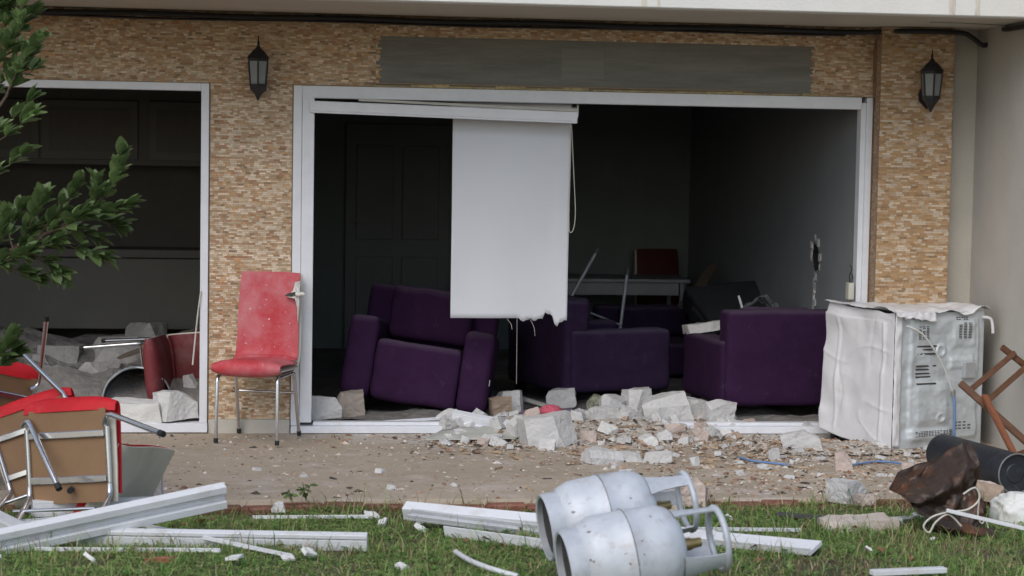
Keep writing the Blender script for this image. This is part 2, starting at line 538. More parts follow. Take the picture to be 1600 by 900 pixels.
# ------------------------------------------------------------------ the house
HOUSE = thing('house', 'apartment house facade clad in tan stone mosaic with a white balcony above', 'building')
ZT, ZS = 2.162, 2.605                  # top of the window frames, soffit
LDX0, LDX1 = -3.2, -.500               # left opening (outer edges of its frame)
CWX0, CWX1 = .012, 3.694               # right opening
PILX0, PILX1, PILY = 3.702, 4.171, -.15
COR = 4.379                            # inner corner with the projecting side wall
TH = .26
def wall_part(name, x0, x1, y0, y1, z0, z1, m=GROUT, **k):
    return box(name, x0, x1, y0, y1, z0, z1, m, HOUSE, **k)
wall_part('facade_wall', LDX1, CWX0, 0, TH, .085, ZT)
wall_part('facade_wall', CWX1, PILX1 + .053, 0, TH, -.02, ZT)
wall_part('facade_wall', -5, LDX0, 0, TH, .0, ZT)
wall_part('lintel_wall', -5, PILX1 + .053, .0, TH, ZT, ZS + .15)
wall_part('pillar', PILX0 + .01, PILX1 - .01, PILY + .01, -.002, -.02, ZS)
box('plinth', LDX1 + .004, CWX0 - .004, -.012, TH, -.05, .083, PLASTER, HOUSE, bev=.004)
wall_part('return_wall', PILX1 + .055, COR + .3, -.004, TH, -.05, ZS + .15, PLASTER)
wall_part('side_wall', COR, COR + .3, -2.2, -.006, -.05, 5.2, SIDEW)
# balcony
box('soffit', -6, COR + 1.2, -1.095, -.0, ZS, ZS + .16, SOFFIT, HOUSE)
bal = box('balcony_parapet', -6, COR + 1.2, -1.22, -1.097, ZS - .012, ZS + 1.15, BALC, HOUSE, bev=.006)
wall_part('upper_wall', -6, COR + 1.2, .002, TH, ZS + .161, 6, PLASTER)
# faint rust drips on the balcony front
DRIP = mat('drip_stain', (.60, .545, .47), .9, var=.25, vscale=12, stretch=(3, 1, .5))
for X, wd, h in ((1.98, .02, .3), (2.06, .012, .2), (3.78, .03, .5), (3.93, .02, .4)):
    bm = bmesh.new()
    vs = []
    for k in range(9):
        zz = ZS - .006 + h * k / 8
        ww = wd * (.5 + .5 * abs(noise.noise(Vector((X * 7, zz * 9, 0))))) + .004
        vs.append((bm.verts.new((X - ww, -1.2215, zz)), bm.verts.new((X + ww * .6, -1.2215, zz))))
    for a, c in zip(vs, vs[1:]):
        bm.faces.new((a[0], a[1], c[1], c[0]))
    mesh_obj('drip_stain', me_bm(bm), DRIP, HOUSE)

# mosaic: every strip of stone is a real little block
PAL_A = [((.42, .30, .19), 5), ((.50, .39, .27), 5), ((.36, .235, .135), 4), ((.44, .25, .12), 2.2), ((.30, .165, .085), 1.8), ((.19, .12, .07), .7), ((.60, .50, .38), 2.4), ((.34, .15, .08), .6)]
PAL_B = [((.36, .225, .11), 6), ((.32, .185, .083), 4.5), ((.49, .41, .315), 4.5), ((.41, .305, .205), 4), ((.23, .13, .062), 1.8), ((.19, .12, .07), .4), ((.42, .29, .2), 1.5)]
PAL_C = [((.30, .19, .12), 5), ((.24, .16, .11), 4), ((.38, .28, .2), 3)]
def mosaic_part(name, rects, pal, normal='y', plane=0.0, holes=(), rh=.0118, seed=1, lo=.018, hi=.046):
    rg = random.Random(seed)
    cols, wts = [p[0] for p in pal], [p[1] for p in pal]
    V, Fc, K = [], [], []
    for (x0, x1, z0, z1) in rects:
        z = z0
        while z < z1 - .004:
            x = x0 - rg.uniform(0, .03)
            zz = min(z + rh - .0012, z1)
            while x < x1:
                ln = rg.uniform(lo, hi)
                a, c = max(x, x0), min(x + ln - .0012, x1)
                x += ln
                if c - a < .004: continue
                mid = (a + c) / 2
                if any(h[0] < mid < h[1] and h[2] < z + rh / 2 < h[3] for h in holes): continue
                if rg.random() < .0015: continue
                d = .006 + rg.uniform(0, .003)
                col = rg.choices(cols, wts)[0]
                cl = noise.noise(Vector((mid * 2.2, z * 3.4, seed)))
                s = rg.uniform(.87, 1.13) * (1 + .12 * cl) * 1.22
                gm = (col[0] + col[1] + col[2]) / 3
                col = tuple(c_ * .80 + t_ * .20 for c_, t_ in zip(col, (.45, .325, .205)))
                i = len(V)
                if normal == 'y':
                    V += [(a, plane, z), (c, plane, z), (c, plane, zz), (a, plane, zz), (a, plane - d, z), (c, plane - d, z), (c, plane - d, zz), (a, plane - d, zz)]
                else:
                    V += [(plane, a, z), (plane, c, z), (plane, c, zz), (plane, a, zz), (plane - d, a, z), (plane - d, c, z), (plane - d, c, zz), (plane - d, a, zz)]
                Fc += [(i + 4, i + 5, i + 6, i + 7), (i, i + 1, i + 5, i + 4), (i + 2, i + 3, i + 7, i + 6), (i + 1, i + 2, i + 6, i + 5), (i + 3, i, i + 4, i + 7)]
                K += [(col[0] * s, col[1] * s, col[2] * s, 1)] * 5
            z += rh
    bm = bmesh.new(); bm.free()
    me = me_from(V, Fc)
    at = me.attributes.new('Col', 'FLOAT_COLOR', 'FACE')
    at.data.foreach_set('color', np.array(K, dtype=np.float32).ravel())
    return mesh_obj(name, me, MOSAIC, HOUSE, kind='stuff', label='strips of tan and brown stone mosaic on the facade')
PX0, PX1, PZ0, PZ1 = .537, 3.289, 2.180, 2.478
mosaic_part('stone_mosaic', [(-3.4, PX0 - .02, ZT + .004, ZS - .002), (PX0 - .02, PX1 + .02, ZT + .02, ZS - .002), (PX1 + .02, PILX0 + .02, ZT + .004, ZS - .002)], PAL_A, holes=[(PX0, PX1, ZT - .1, PZ1)], seed=3)
mosaic_part('stone_mosaic', [(LDX1 + .006, CWX0 - .006, .086, ZT + .003)], PAL_A[:1] + [((.52, .41, .29), 6), ((.62, .51, .39), 3.5)] + PAL_A[2:], seed=5)
mosaic_part('stone_mosaic', [(PILX0, PILX1 + .004, -.01, ZS - .002)], PAL_B, plane=PILY + .01, seed=8, rh=.0130, lo=.022, hi=.058)
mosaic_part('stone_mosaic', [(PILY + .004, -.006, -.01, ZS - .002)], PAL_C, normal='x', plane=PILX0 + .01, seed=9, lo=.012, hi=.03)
# bare adhesive bed where the sign was
bm = bmesh.new()
N1 = 40
for i in range(N1):
    for j in range(6):
        pass
box('adhesive_bed', PX0 - .03, PX1 + .03, -.0045, .004, PZ0 - .004, PZ1 + .008, GREYBED, HOUSE, label='bare grey rectangle of tile adhesive where a sign was')
for (a, c, d, e) in ((1.68, 1.95, 2.24, 2.43),):
    box('adhesive_patch', a, c, -.0062, -.004, d, e, GREYBED2, HOUSE, bev=.001)
bm.free()
# torn foam and lath line under the bed
bm = bmesh.new()
x = PX0 - .05
while x < PX1 + .1:
    ln = rnd.uniform(.05, .2)
    h = rnd.uniform(.006, .02)
    bm_box(bm, x, x + ln, -.012 - rnd.uniform(0, .012), .0, ZT + .001, ZT + h)
    x += ln + rnd.choice((0.002, .004, .03))
mesh_obj('foam_strip', me_bm(bm), FOAM, HOUSE, label='torn yellow foam filler strip above the window head')
box('lath', PX0 - .08, 2.92, -.018, -.008, PZ0 + .001, PZ0 + .008, WOODT, HOUSE)

# frames
def frame_piece(name, x0, x1, y0, y1, z0, z1, parent=HOUSE, m=WHITE, **k):
    return box(name, x0, x1, y0, y1, z0, z1, m, parent, bev=.003, **k)
frame_piece('frame_header', LDX0, LDX1 - .0505, -.022, .06, ZT - .048, ZT - .001)
frame_piece('frame_jamb', LDX1 - .05, LDX1 - .002, -.022, .06, .061, ZT - .001)
frame_piece('frame_sill', LDX0, LDX1, -.03, .09, .002, .060)
frame_piece('frame_jamb', CWX0 + .001, CWX0 + .054, -.022, .08, .046, ZT - .001)
frame_piece('frame_jamb', CWX0 + .056, CWX0 + .13, -.034, .05, .066, ZT - .075, label='inner white sash jamb left standing in the window')
frame_piece('frame_gasket', CWX0 + .0545, CWX0 + .0555, -.012, .05, .07, ZT - .02, m=PVCGREY)
hd = frame_piece('frame_header', CWX0 + .0545, CWX1 - .074, -.022, .08, ZT - .078, ZT - .002)
frame_piece('frame_jamb', CWX1 - .0735, CWX1 - .0405, -.006, .08, .05, ZT - .035)
frame_piece('frame_jamb', CWX1 - .040, CWX1 - .001, -.022, .08, .05, ZT - .003)
frame_piece('frame_sill', CWX0 + .002, CWX1 - .001, -.045, .10, .0, .044)
frame_piece('frame_sill', CWX0 + .14, CWX1 - .08, .0, .07, .0445, .066)

# rooms behind
RD = 5.35
XP = -.24                                # partition between the rooms
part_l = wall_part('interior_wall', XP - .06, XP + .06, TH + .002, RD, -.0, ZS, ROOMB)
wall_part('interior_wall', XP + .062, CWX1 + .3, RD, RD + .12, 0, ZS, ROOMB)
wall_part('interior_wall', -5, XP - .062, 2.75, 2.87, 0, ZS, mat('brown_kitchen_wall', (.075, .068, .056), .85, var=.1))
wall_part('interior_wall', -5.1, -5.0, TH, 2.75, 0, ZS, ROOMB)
box('room_ceiling', -5.1, CWX1 + .3, TH + .002, RD + .2, ZS - .06, ZS + .1, ROOMC, HOUSE)
box('room_floor', -5.1, CWX1 + .3, .10, RD + .2, -.12, .012, ROOMF, HOUSE)
# right room wall with the burst hole
WX = CWX1 - .055
hc = at_x(1275, 402, WX)
bm = bmesh.new()
outer = [bm.verts.new((WX, y, z)) for y, z in ((.082, 0), (RD, 0), (RD, ZS - .06), (.082, ZS - .06))]
inner = []
for k in range(26):
    a = 2 * math.pi * k / 26
    ry = .085 + .03 * noise.noise(Vector((math.cos(a) * 2, math.sin(a) * 2, 4)))
    rz = .095 + .035 * noise.noise(Vector((math.cos(a) * 2.5, math.sin(a) * 2.5, 9)))
    inner.append(bm.verts.new((WX, hc.y + math.cos(a) * ry + .25 * math.sin(a) * rz, hc.z + math.sin(a) * rz)))
es = [bm.edges.new((outer[i], outer[(i + 1) % 4])) for i in range(4)] + [bm.edges.new((inner[i], inner[(i + 1) % 26])) for i in range(26)]
bmesh.ops.triangle_fill(bm, use_beauty=True, edges=es)
hole_loop = [v.co.copy() for v in inner]
mesh_obj('interior_wall', me_bm(bm), ROOMW, HOUSE, label='grey room wall with a hole burst through it')
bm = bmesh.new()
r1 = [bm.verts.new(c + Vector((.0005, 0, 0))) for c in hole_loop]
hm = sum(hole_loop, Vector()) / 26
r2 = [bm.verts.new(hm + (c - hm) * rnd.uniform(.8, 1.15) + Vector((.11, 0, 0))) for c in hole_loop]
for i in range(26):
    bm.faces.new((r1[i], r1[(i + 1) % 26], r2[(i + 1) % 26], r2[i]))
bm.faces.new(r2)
mesh_obj('hole_cavity', me_bm(bm), mat('cavity_shade_paint', (.02, .018, .016), .95, var=.3, vscale=20), HOUSE, label='cavity burst into the grey room wall, its shade painted in')  # cavity coloured near black to paint in the shade of the hole
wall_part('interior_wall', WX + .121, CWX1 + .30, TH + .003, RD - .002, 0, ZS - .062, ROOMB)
for k in range(24):                      # loose plaster lips round the hole and along the crack below
    a = rnd.uniform(0, 6.3)
    if k < 12:
        yy, zz = hc.y + math.cos(a) * rnd.uniform(.10, .14), hc.z + math.sin(a) * rnd.uniform(.11, .15)
    else:
        zz = hc.z - .12 - (k - 12) * .028
        yy = hc.y + .02 * math.sin(k * 1.9) + .01
    s = rnd.uniform(.01, .026)
    bm = bmesh.new()
    bm_box(bm, WX - rnd.uniform(.004, .014), WX - .0005, yy - s, yy + s * rnd.uniform(.5, 1.3), zz - s, zz + s * rnd.uniform(.6, 1.6))
    for v in bm.verts:
        v.co.y += rnd.uniform(-.008, .008)
        v.co.z += rnd.uniform(-.01, .01)
    mesh_obj('plaster_flake', me_bm(bm), CONC, HOUSE)
# panelled room door on the back wall
d0, d1 = at_y(540, 300, RD), at_y(702, 300, RD)
dr = box('room_door', d0.x, d1.x, RD - .05, RD - .001, .02, 2.04, DOORW, HOUSE, bev=.004)
for (fx0, fx1) in ((.1, .46), (.54, .9)):
    for (z0, z1) in ((.2, .85), (1.0, 1.85)):
        wdt = d1.x - d0.x
        box('panel', d0.x + wdt * fx0, d0.x + wdt * fx1, RD - .062, RD - .0505, z0, z1, DOORW, dr, bev=.008)
hp = at_y(553, 345, RD - .08)
mesh_obj('door_handle', tube_me([(hp.x, RD - .05, hp.z), (hp.x, RD - .10, hp.z), (hp.x + .11, RD - .10, hp.z)], .010), GALV, dr)

# ------------------------------------------------------------------ kitchen fittings in the left room
cab = thing('wall_cabinet', 'dark panelled wall cabinet at the back of the left room', 'cabinet', (0, 0, 0))
cy = 2.4
def cx(px): return at_y(px, 300, cy).x
def cz(py): return at_y(200, py, cy).z
box('carcass', cx(-120), cx(345), cy, 2.74, cz(258), cz(125), CABIN, cab)
for a, c in ((-60, 62), (64, 216), (231, 340)):
    d_ = box('cabinet_door', cx(a) + .004, cx(c) - .004, cy - .02, cy - .001, cz(250), cz(158), CABIN2, cab, bev=.003)
    box('door_panel', cx(a) + .06, cx(c) - .06, cy - .026, cy - .0205, cz(250) + .06, cz(158) - .06, CABIN, d_)
cou = thing('kitchen_counter', 'dim olive kitchen counter hanging above a black gap in the left room', 'counter')
box('counter_front', cx(-100), cx(330), cy - .12, cy + .28, cz(512), cz(402), CABIN2, cou, bev=.004)
box('worktop', cx(-110), cx(338), cy - .16, cy + .3, cz(401), cz(388), CABIN, cou, bev=.004)
for a in (-95, 325):
    box('leg', cx(a) - .02, cx(a) + .02, cy + .1, cy + .26, .012, cz(512) - .001, CABIN, cou)

# ------------------------------------------------------------------ wall lanterns
def make_lantern():
    t = thing('wall_lantern', 'x', 'lantern', group='black lanterns on the facade')
    # local: origin at the wall behind the lantern, y- outwards, z=0 at the lower tip
    hexr = lambda r, z, y0=-.115: [(r * math.cos(R(60 * k + 30)), y0 + r * math.sin(R(60 * k + 30)), z) for k in range(6)]
    def frus(name, lst, m, par):
        bm = bmesh.new()
        rings = [[bm.verts.new(p) for p in hexr(r, z)] for r, z in lst]
        for a, c in zip(rings, rings[1:]):
            for k in range(6):
                bm.faces.new((a[k], a[(k + 1) % 6], c[(k + 1) % 6], c[k]))
        bm.faces.new(list(reversed(rings[0])))
        bm.faces.new(rings[-1])
        return mesh_obj(name, me_bm(bm), m, par)
    frus('lower_cup', [(.006, .0), (.010, .012), (.028, .045), (.058, .085), (.060, .10)], CAST, t)
    frus('top_rim', [(.070, .238), (.072, .252)], CAST, t)
    frus('roof', [(.078, .253), (.074, .262), (.040, .300), (.018, .318), (.012, .33)], CAST, t)
    mesh_obj('finial', lathe_me([(0, .33), (.010, .331), (.006, .343), (.010, .350), (.004, .362), (.003, .39), (0, .392)], 8), CAST, t).location = (0, -.115, 0)
    lo, hi = hexr(.054, .101), hexr(.066, .237)
    for k in range(6):
        a, b2 = Vector(lo[k]), Vector(lo[(k + 1) % 6])
        c2, d2 = Vector(hi[(k + 1) % 6]), Vector(hi[k])
        ins = lambda p, q: p + (q - p) * .1
        cc = Vector((0, -.115, .17))
        vs = [ins(a, b2), ins(b2, a), ins(c2, d2), ins(d2, c2)]
        vs = vs + [v + (cc - v).normalized() * .004 for v in vs]
        mesh_obj('glass_pane', me_from(vs, [(0, 1, 2, 3), (7, 6, 5, 4), (0, 4, 5, 1), (1, 5, 6, 2), (2, 6, 7, 3), (3, 7, 4, 0)]), GLASSP, t)
        mesh_obj('cage_bar', tube_me([lo[k], hi[k]], .006, 6), CAST, t)
    bm = bmesh.new()
    pl = [(0, .02), (.045, .07), (.05, .12), (.03, .17), (0, .19), (-.03, .17), (-.05, .12), (-.045, .07)]
    f = [bm.verts.new((x, -.022, z)) for x, z in pl]
    bk = [bm.verts.new((x * 1.1, -.009, z)) for x, z in pl]
    bm.faces.new(f)
    for k in range(8):
        bm.faces.new((f[k], bk[k], bk[(k + 1) % 8], f[(k + 1) % 8]))
    mesh_obj('wall_plate', me_bm(bm), CAST, t)
    mesh_obj('bracket', tube_me(smooth_path([(0, -.02, .07), (0, -.06, .045), (0, -.10, .05), (0, -.115, .075)]), .012, 8), CAST, t)
    return t
lan = make_lantern()
p1 = at_y(403, 157, -.115)
lan.location = (p1.x, 0, p1.z)
lan['label'] = 'black wall lantern on the mosaic pier between the two openings'
lan2 = copy_tree(lan)
p2 = at_y(1456, 175, PILY - .115)
lan2.location = (p2.x, PILY, p2.z)
lan2.rotation_euler = (0, 0, R(-4))
lan2['label'] = 'black wall lantern on the right mosaic pillar beside the corner'

# ------------------------------------------------------------------ cables
pts = [(-5, -.03, ZS - .028)]
x = -4.5
while x < 4.15:
    pts.append((x, -.032 - (.15 if x > 3.68 else 0), ZS - .030 + .004 * math.sin(x * 5)))
    x += .35
pts += [(at_y(1500, 47, -.17).x, -.17, ZS - .03)] + [at_y(a, c, -.17) for a, c in ((1518, 58), (1537, 71), (1552, 62), (1563, 46))] + [at_y(1580, 40, -.4), (COR - .02, -.6, ZS - .03), (COR - .02, -2.1, ZS - .03)]
mesh_obj('power_cable', tube_me(smooth_path(pts, 4), .016, 8), BLACK, label='thick black cable running along the wall under the balcony', cat='cable')
pts = [(-5, -.016, ZS - .058)]
x = -4.5
while x < 3.6:
    pts.append((x, -.018, ZS - .052 + .004 * math.sin(x * 3.3 + 1)))
    x += .4
mesh_obj('power_cable', tube_me(smooth_path(pts, 3), .008, 6), BLACK, label='thin black wire just below the thick cable on the lintel', cat='cable')
cp = [at_y(1372, 56, -.17), at_y(1368, 66, -.03), at_y(1366, 90, -.03), at_y(1365, 140, -.03), at_y(1365, 166, -.03)]
mesh_obj('wall_conduit', tube_me(smooth_path(cp, 3), .005, 6), mat('brown_conduit', (.22, .15, .11), .7), label='thin brown wire dropping beside the right pillar to the window corner', cat='cable')
lt = [at_y(1453, 37, -.62), at_y(1500, 38, -.6), at_y(1575, 41, -.5)]
mesh_obj('trunking', tube_me([(p.x, p.y, ZS - .006) for p in lt], .006, 6), PLASTER, label='slim cream conduit on the soffit near the corner', cat='conduit')

# ------------------------------------------------------------------ broken frame beam and roller blind
def profile_me(length, rects, bev=0.0):
    return boxes_me([(0, length, a, c, d, e) for a, c, d, e in rects], bev)
SASH = [(-.030, .030, 0, .012), (-.030, -.022, .0125, .058), (.022, .030, .0125, .058), (-.030, .030, .0585, .070), (-.008, -.002, .0125, .058), (-.040, -.0305, .0, .02)]
CHAN = [(-.004, .004, .034, .074), (-.030, .022, .0, .0335), (-.030, .022, .0745, .106)]
BOARDP = [(-.020, .020, .0, .048), (-.014, .02, .0485, .054), (-.022, .02, .0545, .072)]
FLAT = [(-.035, .035, .0, .012), (-.035, -.028, .0125, .026), (.012, .020, .0125, .026)]
STRIP = [(-.008, .008, 0, .010), (-.008, -.003, .0105, .018)]
def profile(name, A, B, rects, label, up=(0, 0, 1), m=None, cat='frame bar', group=None, bev=.0015):
    A, B = Vector(A), Vector(B)
    X = (B - A).normalized()
    Z = Vector(up)
    Z = (Z - X * Z.dot(X)).normalized()
    Y = Z.cross(X)
    o = mesh_obj(name, profile_me((B - A).length, rects, bev), m or WHITE2, label=label, cat=cat, group=group)
    o.matrix_world = Matrix.Translation(A) @ Matrix((X, Y, Z)).transposed().to_4x4()
    return o
bA, bB = at_y(484, 176, -.03), at_y(901, 193, -.05)
profile('frame_beam', bA, bB, [(-.03, .03, 0, .012), (-.03, -.022, .0125, .070), (.022, .03, .0125, .075), (-.022, .022, .05, .058)], 'white sash rail hanging loose and drooping below the window head', m=WHITE)
bA, bB = at_y(560, 158, -.012), at_y(903, 175, -.045)
profile('glazing_bead', bA, bB, [(-.006, .006, 0, .016)], 'thin cream glazing bead sprung out above the drooping rail', m=mat('cream_pvc', (.55, .52, .45), .5))

bl = thing('roller_blind', 'white roller blind hanging torn at its lower right in the window', 'blind', (0, .0, 0))
BY = .10
tl, tr, brp, blp = at_y(708, 160, BY), at_y(894, 160, BY), at_y(886, 497, BY), at_y(704, 497, BY)
nu, nv = 48, 40
vs, fs = [], []
def rag(u):
    if u < .60: return 0.0
    q = (u - .60) / .40
    r_ = -.010 * math.sin(q * 9) + .022 * noise.noise(Vector((u * 30, 1, 2))) - .012
    if .64 < u < .72: r_ += .010
    if .80 < u < .885: r_ += .028
    if .885 < u < .94: r_ -= .045 * (1 - abs(u - .91) / .03)
    return r_
for j in range(nv + 1):
    for i in range(nu + 1):
        u, v = i / nu, j / nv
        top = tl.lerp(tr, u)
        bot = blp.lerp(brp, u) + Vector((0, 0, rag(u)))
        p = top.lerp(bot, v)
        p.y += .012 * math.sin(u * 7 + 1 + v) * v + .006 * math.sin(v * 9 + u * 2) + .012 * v * v * math.sin(u * 2.2) + (.0 if v < .98 or u < .6 else .01 * noise.noise(Vector((u * 40, 0, 0))))
        vs.append(p)
fs = [(j * (nu + 1) + i, j * (nu + 1) + i + 1, (j + 1) * (nu + 1) + i + 1, (j + 1) * (nu + 1) + i) for j in range(nv) for i in range(nu)]
o = mesh_obj('fabric', me_from(vs, fs, True), BLIND, bl)
sm = o.modifiers.new('thick', 'SOLIDIFY')
sm.thickness = .0012
rt_, rb_ = at_y(700, 168, BY + .02), at_y(903, 168, BY + .02)
mesh_obj('roller', tube_me([(tl.x - .01, BY + .022, 2.045), (tr.x + .03, BY + .022, 2.045)], .021, 12), BLIND, bl)
box('bracket', tr.x + .032, tr.x + .04, BY - .01, BY + .06, 2.0, 2.08, WHITE, bl)
for k, (a, c) in enumerate(((836, 525), (800, 515))):
    s_ = at_y(a - 8, 498, BY)
    e_ = at_y(a, c, BY - .01)
    mesh_obj('loose_thread', tube_me(smooth_path([s_, s_.lerp(e_, .5) + Vector((.01, 0, 0)), e_]), .0012, 4), CORD, bl)
s_ = at_y(808, 497, BY)
mesh_obj('loose_thread', tube_me([s_, at_y(807, 600, BY)], .0012, 4), CORD, bl)
cpts = [at_y(a, c, BY - .02) for a, c in ((893, 190), (896, 260), (899, 330), (896, 358), (890, 362), (889, 340), (890, 270), (892, 200))]
mesh_obj('pull_cord', tube_me(smooth_path(cpts, 4), .0025, 5), CORD, bl)

# dangling strip at the left door and switch box at the right jamb
pp = [at_y(314, 455, -.03), at_y(308, 500, -.035), at_y(301, 570, -.04)]
mesh_obj('dangling_seal', tube_me(smooth_path(pp, 4), .005, 5), CORD, label='cream rubber seal dangling from the left door jamb', cat='seal')
sw = thing('switch_box', 'small cream switch box on the right window jamb', 'switch')
q = at_y(1329, 455, .02)
box('cover', q.x - .022, q.x + .016, -.012, .06, q.z - .055, q.z + .055, mat('cream_switch', (.56, .55, .47), .5), sw, bev=.005)
mesh_obj('wire', tube_me(smooth_path([q + Vector((-.004, 0, .05)), q + Vector((-.012, -.01, .10)), q + Vector((0, -.01, .14)), q + Vector((-.006, .0, .17))]), .003, 5), BLACK, sw)
mesh_obj('wire', tube_me(smooth_path([q + Vector((.006, 0, .05)), q + Vector((.010, -.01, .09)), q + Vector((.0, -.01, .12))]), .003, 5), BLACK, sw)

# ------------------------------------------------------------------ red chairs
def puff_box0(x0, x1, y0, y1, z0, z1):
    return box_me(x0, x1, y0, y1, z0, z1, .02, 2, True)
def ribbon_me(prof, t0, t1, widths, nx=10, crown=0.0, dent=None):
    """profile in (y,z); the sheet lies between offsets t0 and t1 along the profile normal"""
    P = [Vector((0, a, c)) for a, c in prof]
    P = smooth_path(P, 5)
    n_ = len(P)
    wd = []
    for i in range(n_):
        s = i / (n_ - 1) * (len(widths) - 1)
        k = min(int(s), len(widths) - 2)
        wd.append(widths[k] + (widths[k + 1] - widths[k]) * (s - k))
    V = []
    for side in (t0, t1):
        for i in range(n_):
            t = (P[min(i + 1, n_ - 1)] - P[max(i - 1, 0)]).normalized()
            nn = Vector((0, -t.z, t.y))
            for j in range(nx + 1):
                u = j / nx * 2 - 1
                off = side
                if side == t1: off = t0 + (t1 - t0) * max(.25, (1 - abs(u) ** 6)) + crown * (1 - u * u)
                V.append(P[i] + nn * off + Vector((u * wd[i] / 2, 0, 0)))
    Fc = []
    S = n_ * (nx + 1)
    for i in range(n_ - 1):
        for j in range(nx):
            a = i * (nx + 1) + j
            Fc.append((a, a + 1, a + nx + 2, a + nx + 1))
            Fc.append((S + a + nx + 1, S + a + nx + 2, S + a + 1, S + a))
    for i in range(n_ - 1):
        for j in (0, nx):
            a = i * (nx + 1) + j
            c = a + nx + 1
            Fc.append((a, c, S + c, S + a) if j == 0 else (c, a, S + a, S + c))
    for i in (0, n_ - 1):
        for j in range(nx):
            a = i * (nx + 1) + j
            Fc.append((a + 1, a, S + a, S + a + 1) if i == 0 else (a, a + 1, S + a + 1, S + a))
    bm = bmesh.new()
    me = me_from(V, Fc)
    bm.from_mesh(me)
    return me_bm(bm, True, auto=50)
SEATP = [(-.195, .415), (-.232, .43), (-.240, .462), (-.205, .486), (-.10, .484), (.08, .474), (.16, .470)]
BACKP = [(.150, .474), (.188, .482), (.212, .52), (.226, .62), (.236, .75), (.258, .90), (.285, 1.0)]
def make_chair(red):
    t = thing('red_chair', 'x', 'chair', group='red chairs with chrome legs')
    mesh_obj('seat', ribbon_me(SEATP, -.018, .010, [.44, .44, .43], crown=.006), red, t)
    mesh_obj('back_cushion', ribbon_me(BACKP, .0, .020, [.41, .41, .40, .385], crown=.006), red, t)
    mesh_obj('seat_shell', ribbon_me([(-.17, .446), (.0, .442), (.10, .440), (.19, .444)], -.014, .012, [.435, .435, .42]), CREAMV, t)
    mesh_obj('back_shell', ribbon_me([(.195, .447), (.222, .475), (.238, .54), (.248, .64), (.262, .78), (.285, .91), (.304, .995)], -.014, .012, [.42, .42, .415, .40]), CREAMV, t)
    box('seat_board', -.185, .185, -.205, .19, .408, .4155, HARDB, t)
    r_ = .0118
    for s in (-1, 1):
        for nm, base, pts in (('front', (s * .192, -.17, .40), [(0, .04, .002), (0, .01, .0), (0, -.010, -.012), (s * .001, -.017, -.04), (s * .004, -.028, -.395)]),
                              ('rear', (s * .192, .15, .40), [(0, -.04, .002), (0, -.01, .0), (0, .012, -.012), (0, .024, -.04), (s * .008, .115, -.395)])):
            lg = mesh_obj('leg', tube_me(pts, r_, 10), CHROME, t, loc=base)
            lg['end'] = nm + ('_l' if s < 0 else '_r')
            e = Vector(pts[-1])
            dd = (e - Vector(pts[-2])).normalized()
            mesh_obj('rubber_foot', tube_me([e - dd * .022, e + dd * .006], r_ + .0022, 10), RUBBER, lg)
        mesh_obj('side_rail', tube_me([(s * .192, -.128, .402), (s * .192, .108, .402)], r_, 10), CHROME, t)
    for yy in (-.10, .09):
        box('cross_bar', -.18, .18, yy - .014, yy + .014, .390, .4005, CHROME, t, bev=.003)
    mesh_obj('stretcher', tube_me([(-.193, .205, .27), (.193, .205, .27)], .008, 8), CHROME, t)
    return t
def leg_of(t, which):
    for c in t.children:
        if c.get('end') == which: return c
ch0 = make_chair(REDFAB)
ch0['label'] = 'dusty red chair standing upright before the mosaic pier, its back torn'
fl, fr, rl, rr2 = at_z(333, 697), at_z(438, 695), at_z(368, 681), at_z(470, 681)
fc = (fl + fr + rl + rr2) / 4
fd = ((fl + fr) - (rl + rr2)) / 2
ch0.location = (fc.x - .01, fc.y + .02, 0.004)
ch0.rotation_euler = (0, 0, math.atan2(fd.x, -fd.y))
ch0.scale = (.97, .97, 1.0)
# the torn corner: white stuffing flap at the right edge of the back
def torn(t):
    bm = bmesh.new()
    pl = [(.205, .255, .955), (.182, .222, .95), (.172, .210, .90), (.150, .206, .878), (.120, .2015, .868), (.152, .198, .856), (.186, .200, .85), (.200, .203, .80), (.205, .206, .70), (.2095, .215, .80), (.2095, .226, .90)]
    f1 = [bm.verts.new((x, y - .012, z)) for x, y, z in pl]
    f2 = [bm.verts.new((x, y + .01, z)) for x, y, z in pl]
    bm.faces.new(f1)
    bm.faces.new(list(reversed(f2)))
    for i in range(len(pl)):
        j = (i + 1) % len(pl)
        bm.faces.new((f1[i], f2[i], f2[j], f1[j]))
    bmesh.ops.triangulate(bm, faces=[f for f in bm.faces if len(f.verts) > 4])
    mesh_obj('torn_padding', me_bm(bm), mat('white_padding', (.66, .65, .60), .9, bump=.4, bscale=80), t)
    bm = bmesh.new()
    pl = [(.118, .866), (.150, .884), (.190, .892), (.188, .872), (.160, .862)]
    f1 = [bm.verts.new((x, .186 + (.9 - z) * .1 - .002, z)) for x, z in pl]
    bm.faces.new(f1)
    r_ = bmesh.ops.extrude_face_region(bm, geom=list(bm.faces))
    for v in r_['geom']:
        if isinstance(v, bmesh.types.BMVert): v.co.y -= .006
    mesh_obj('tear', me_bm(bm), mat('dark_tear', (.05, .06, .05), .9), t)
    bm = bmesh.new()
    bm_tube(bm, smooth_path([(.185, .20, .882), (.21, .19, .876), (.235, .185, .882), (.25, .188, .874)]), [.014] * 8 + [.012] * 10 + [.007], 6)
    mesh_obj('torn_flap', me_bm(bm, True), MATS['white_padding'], t)
torn(ch0)

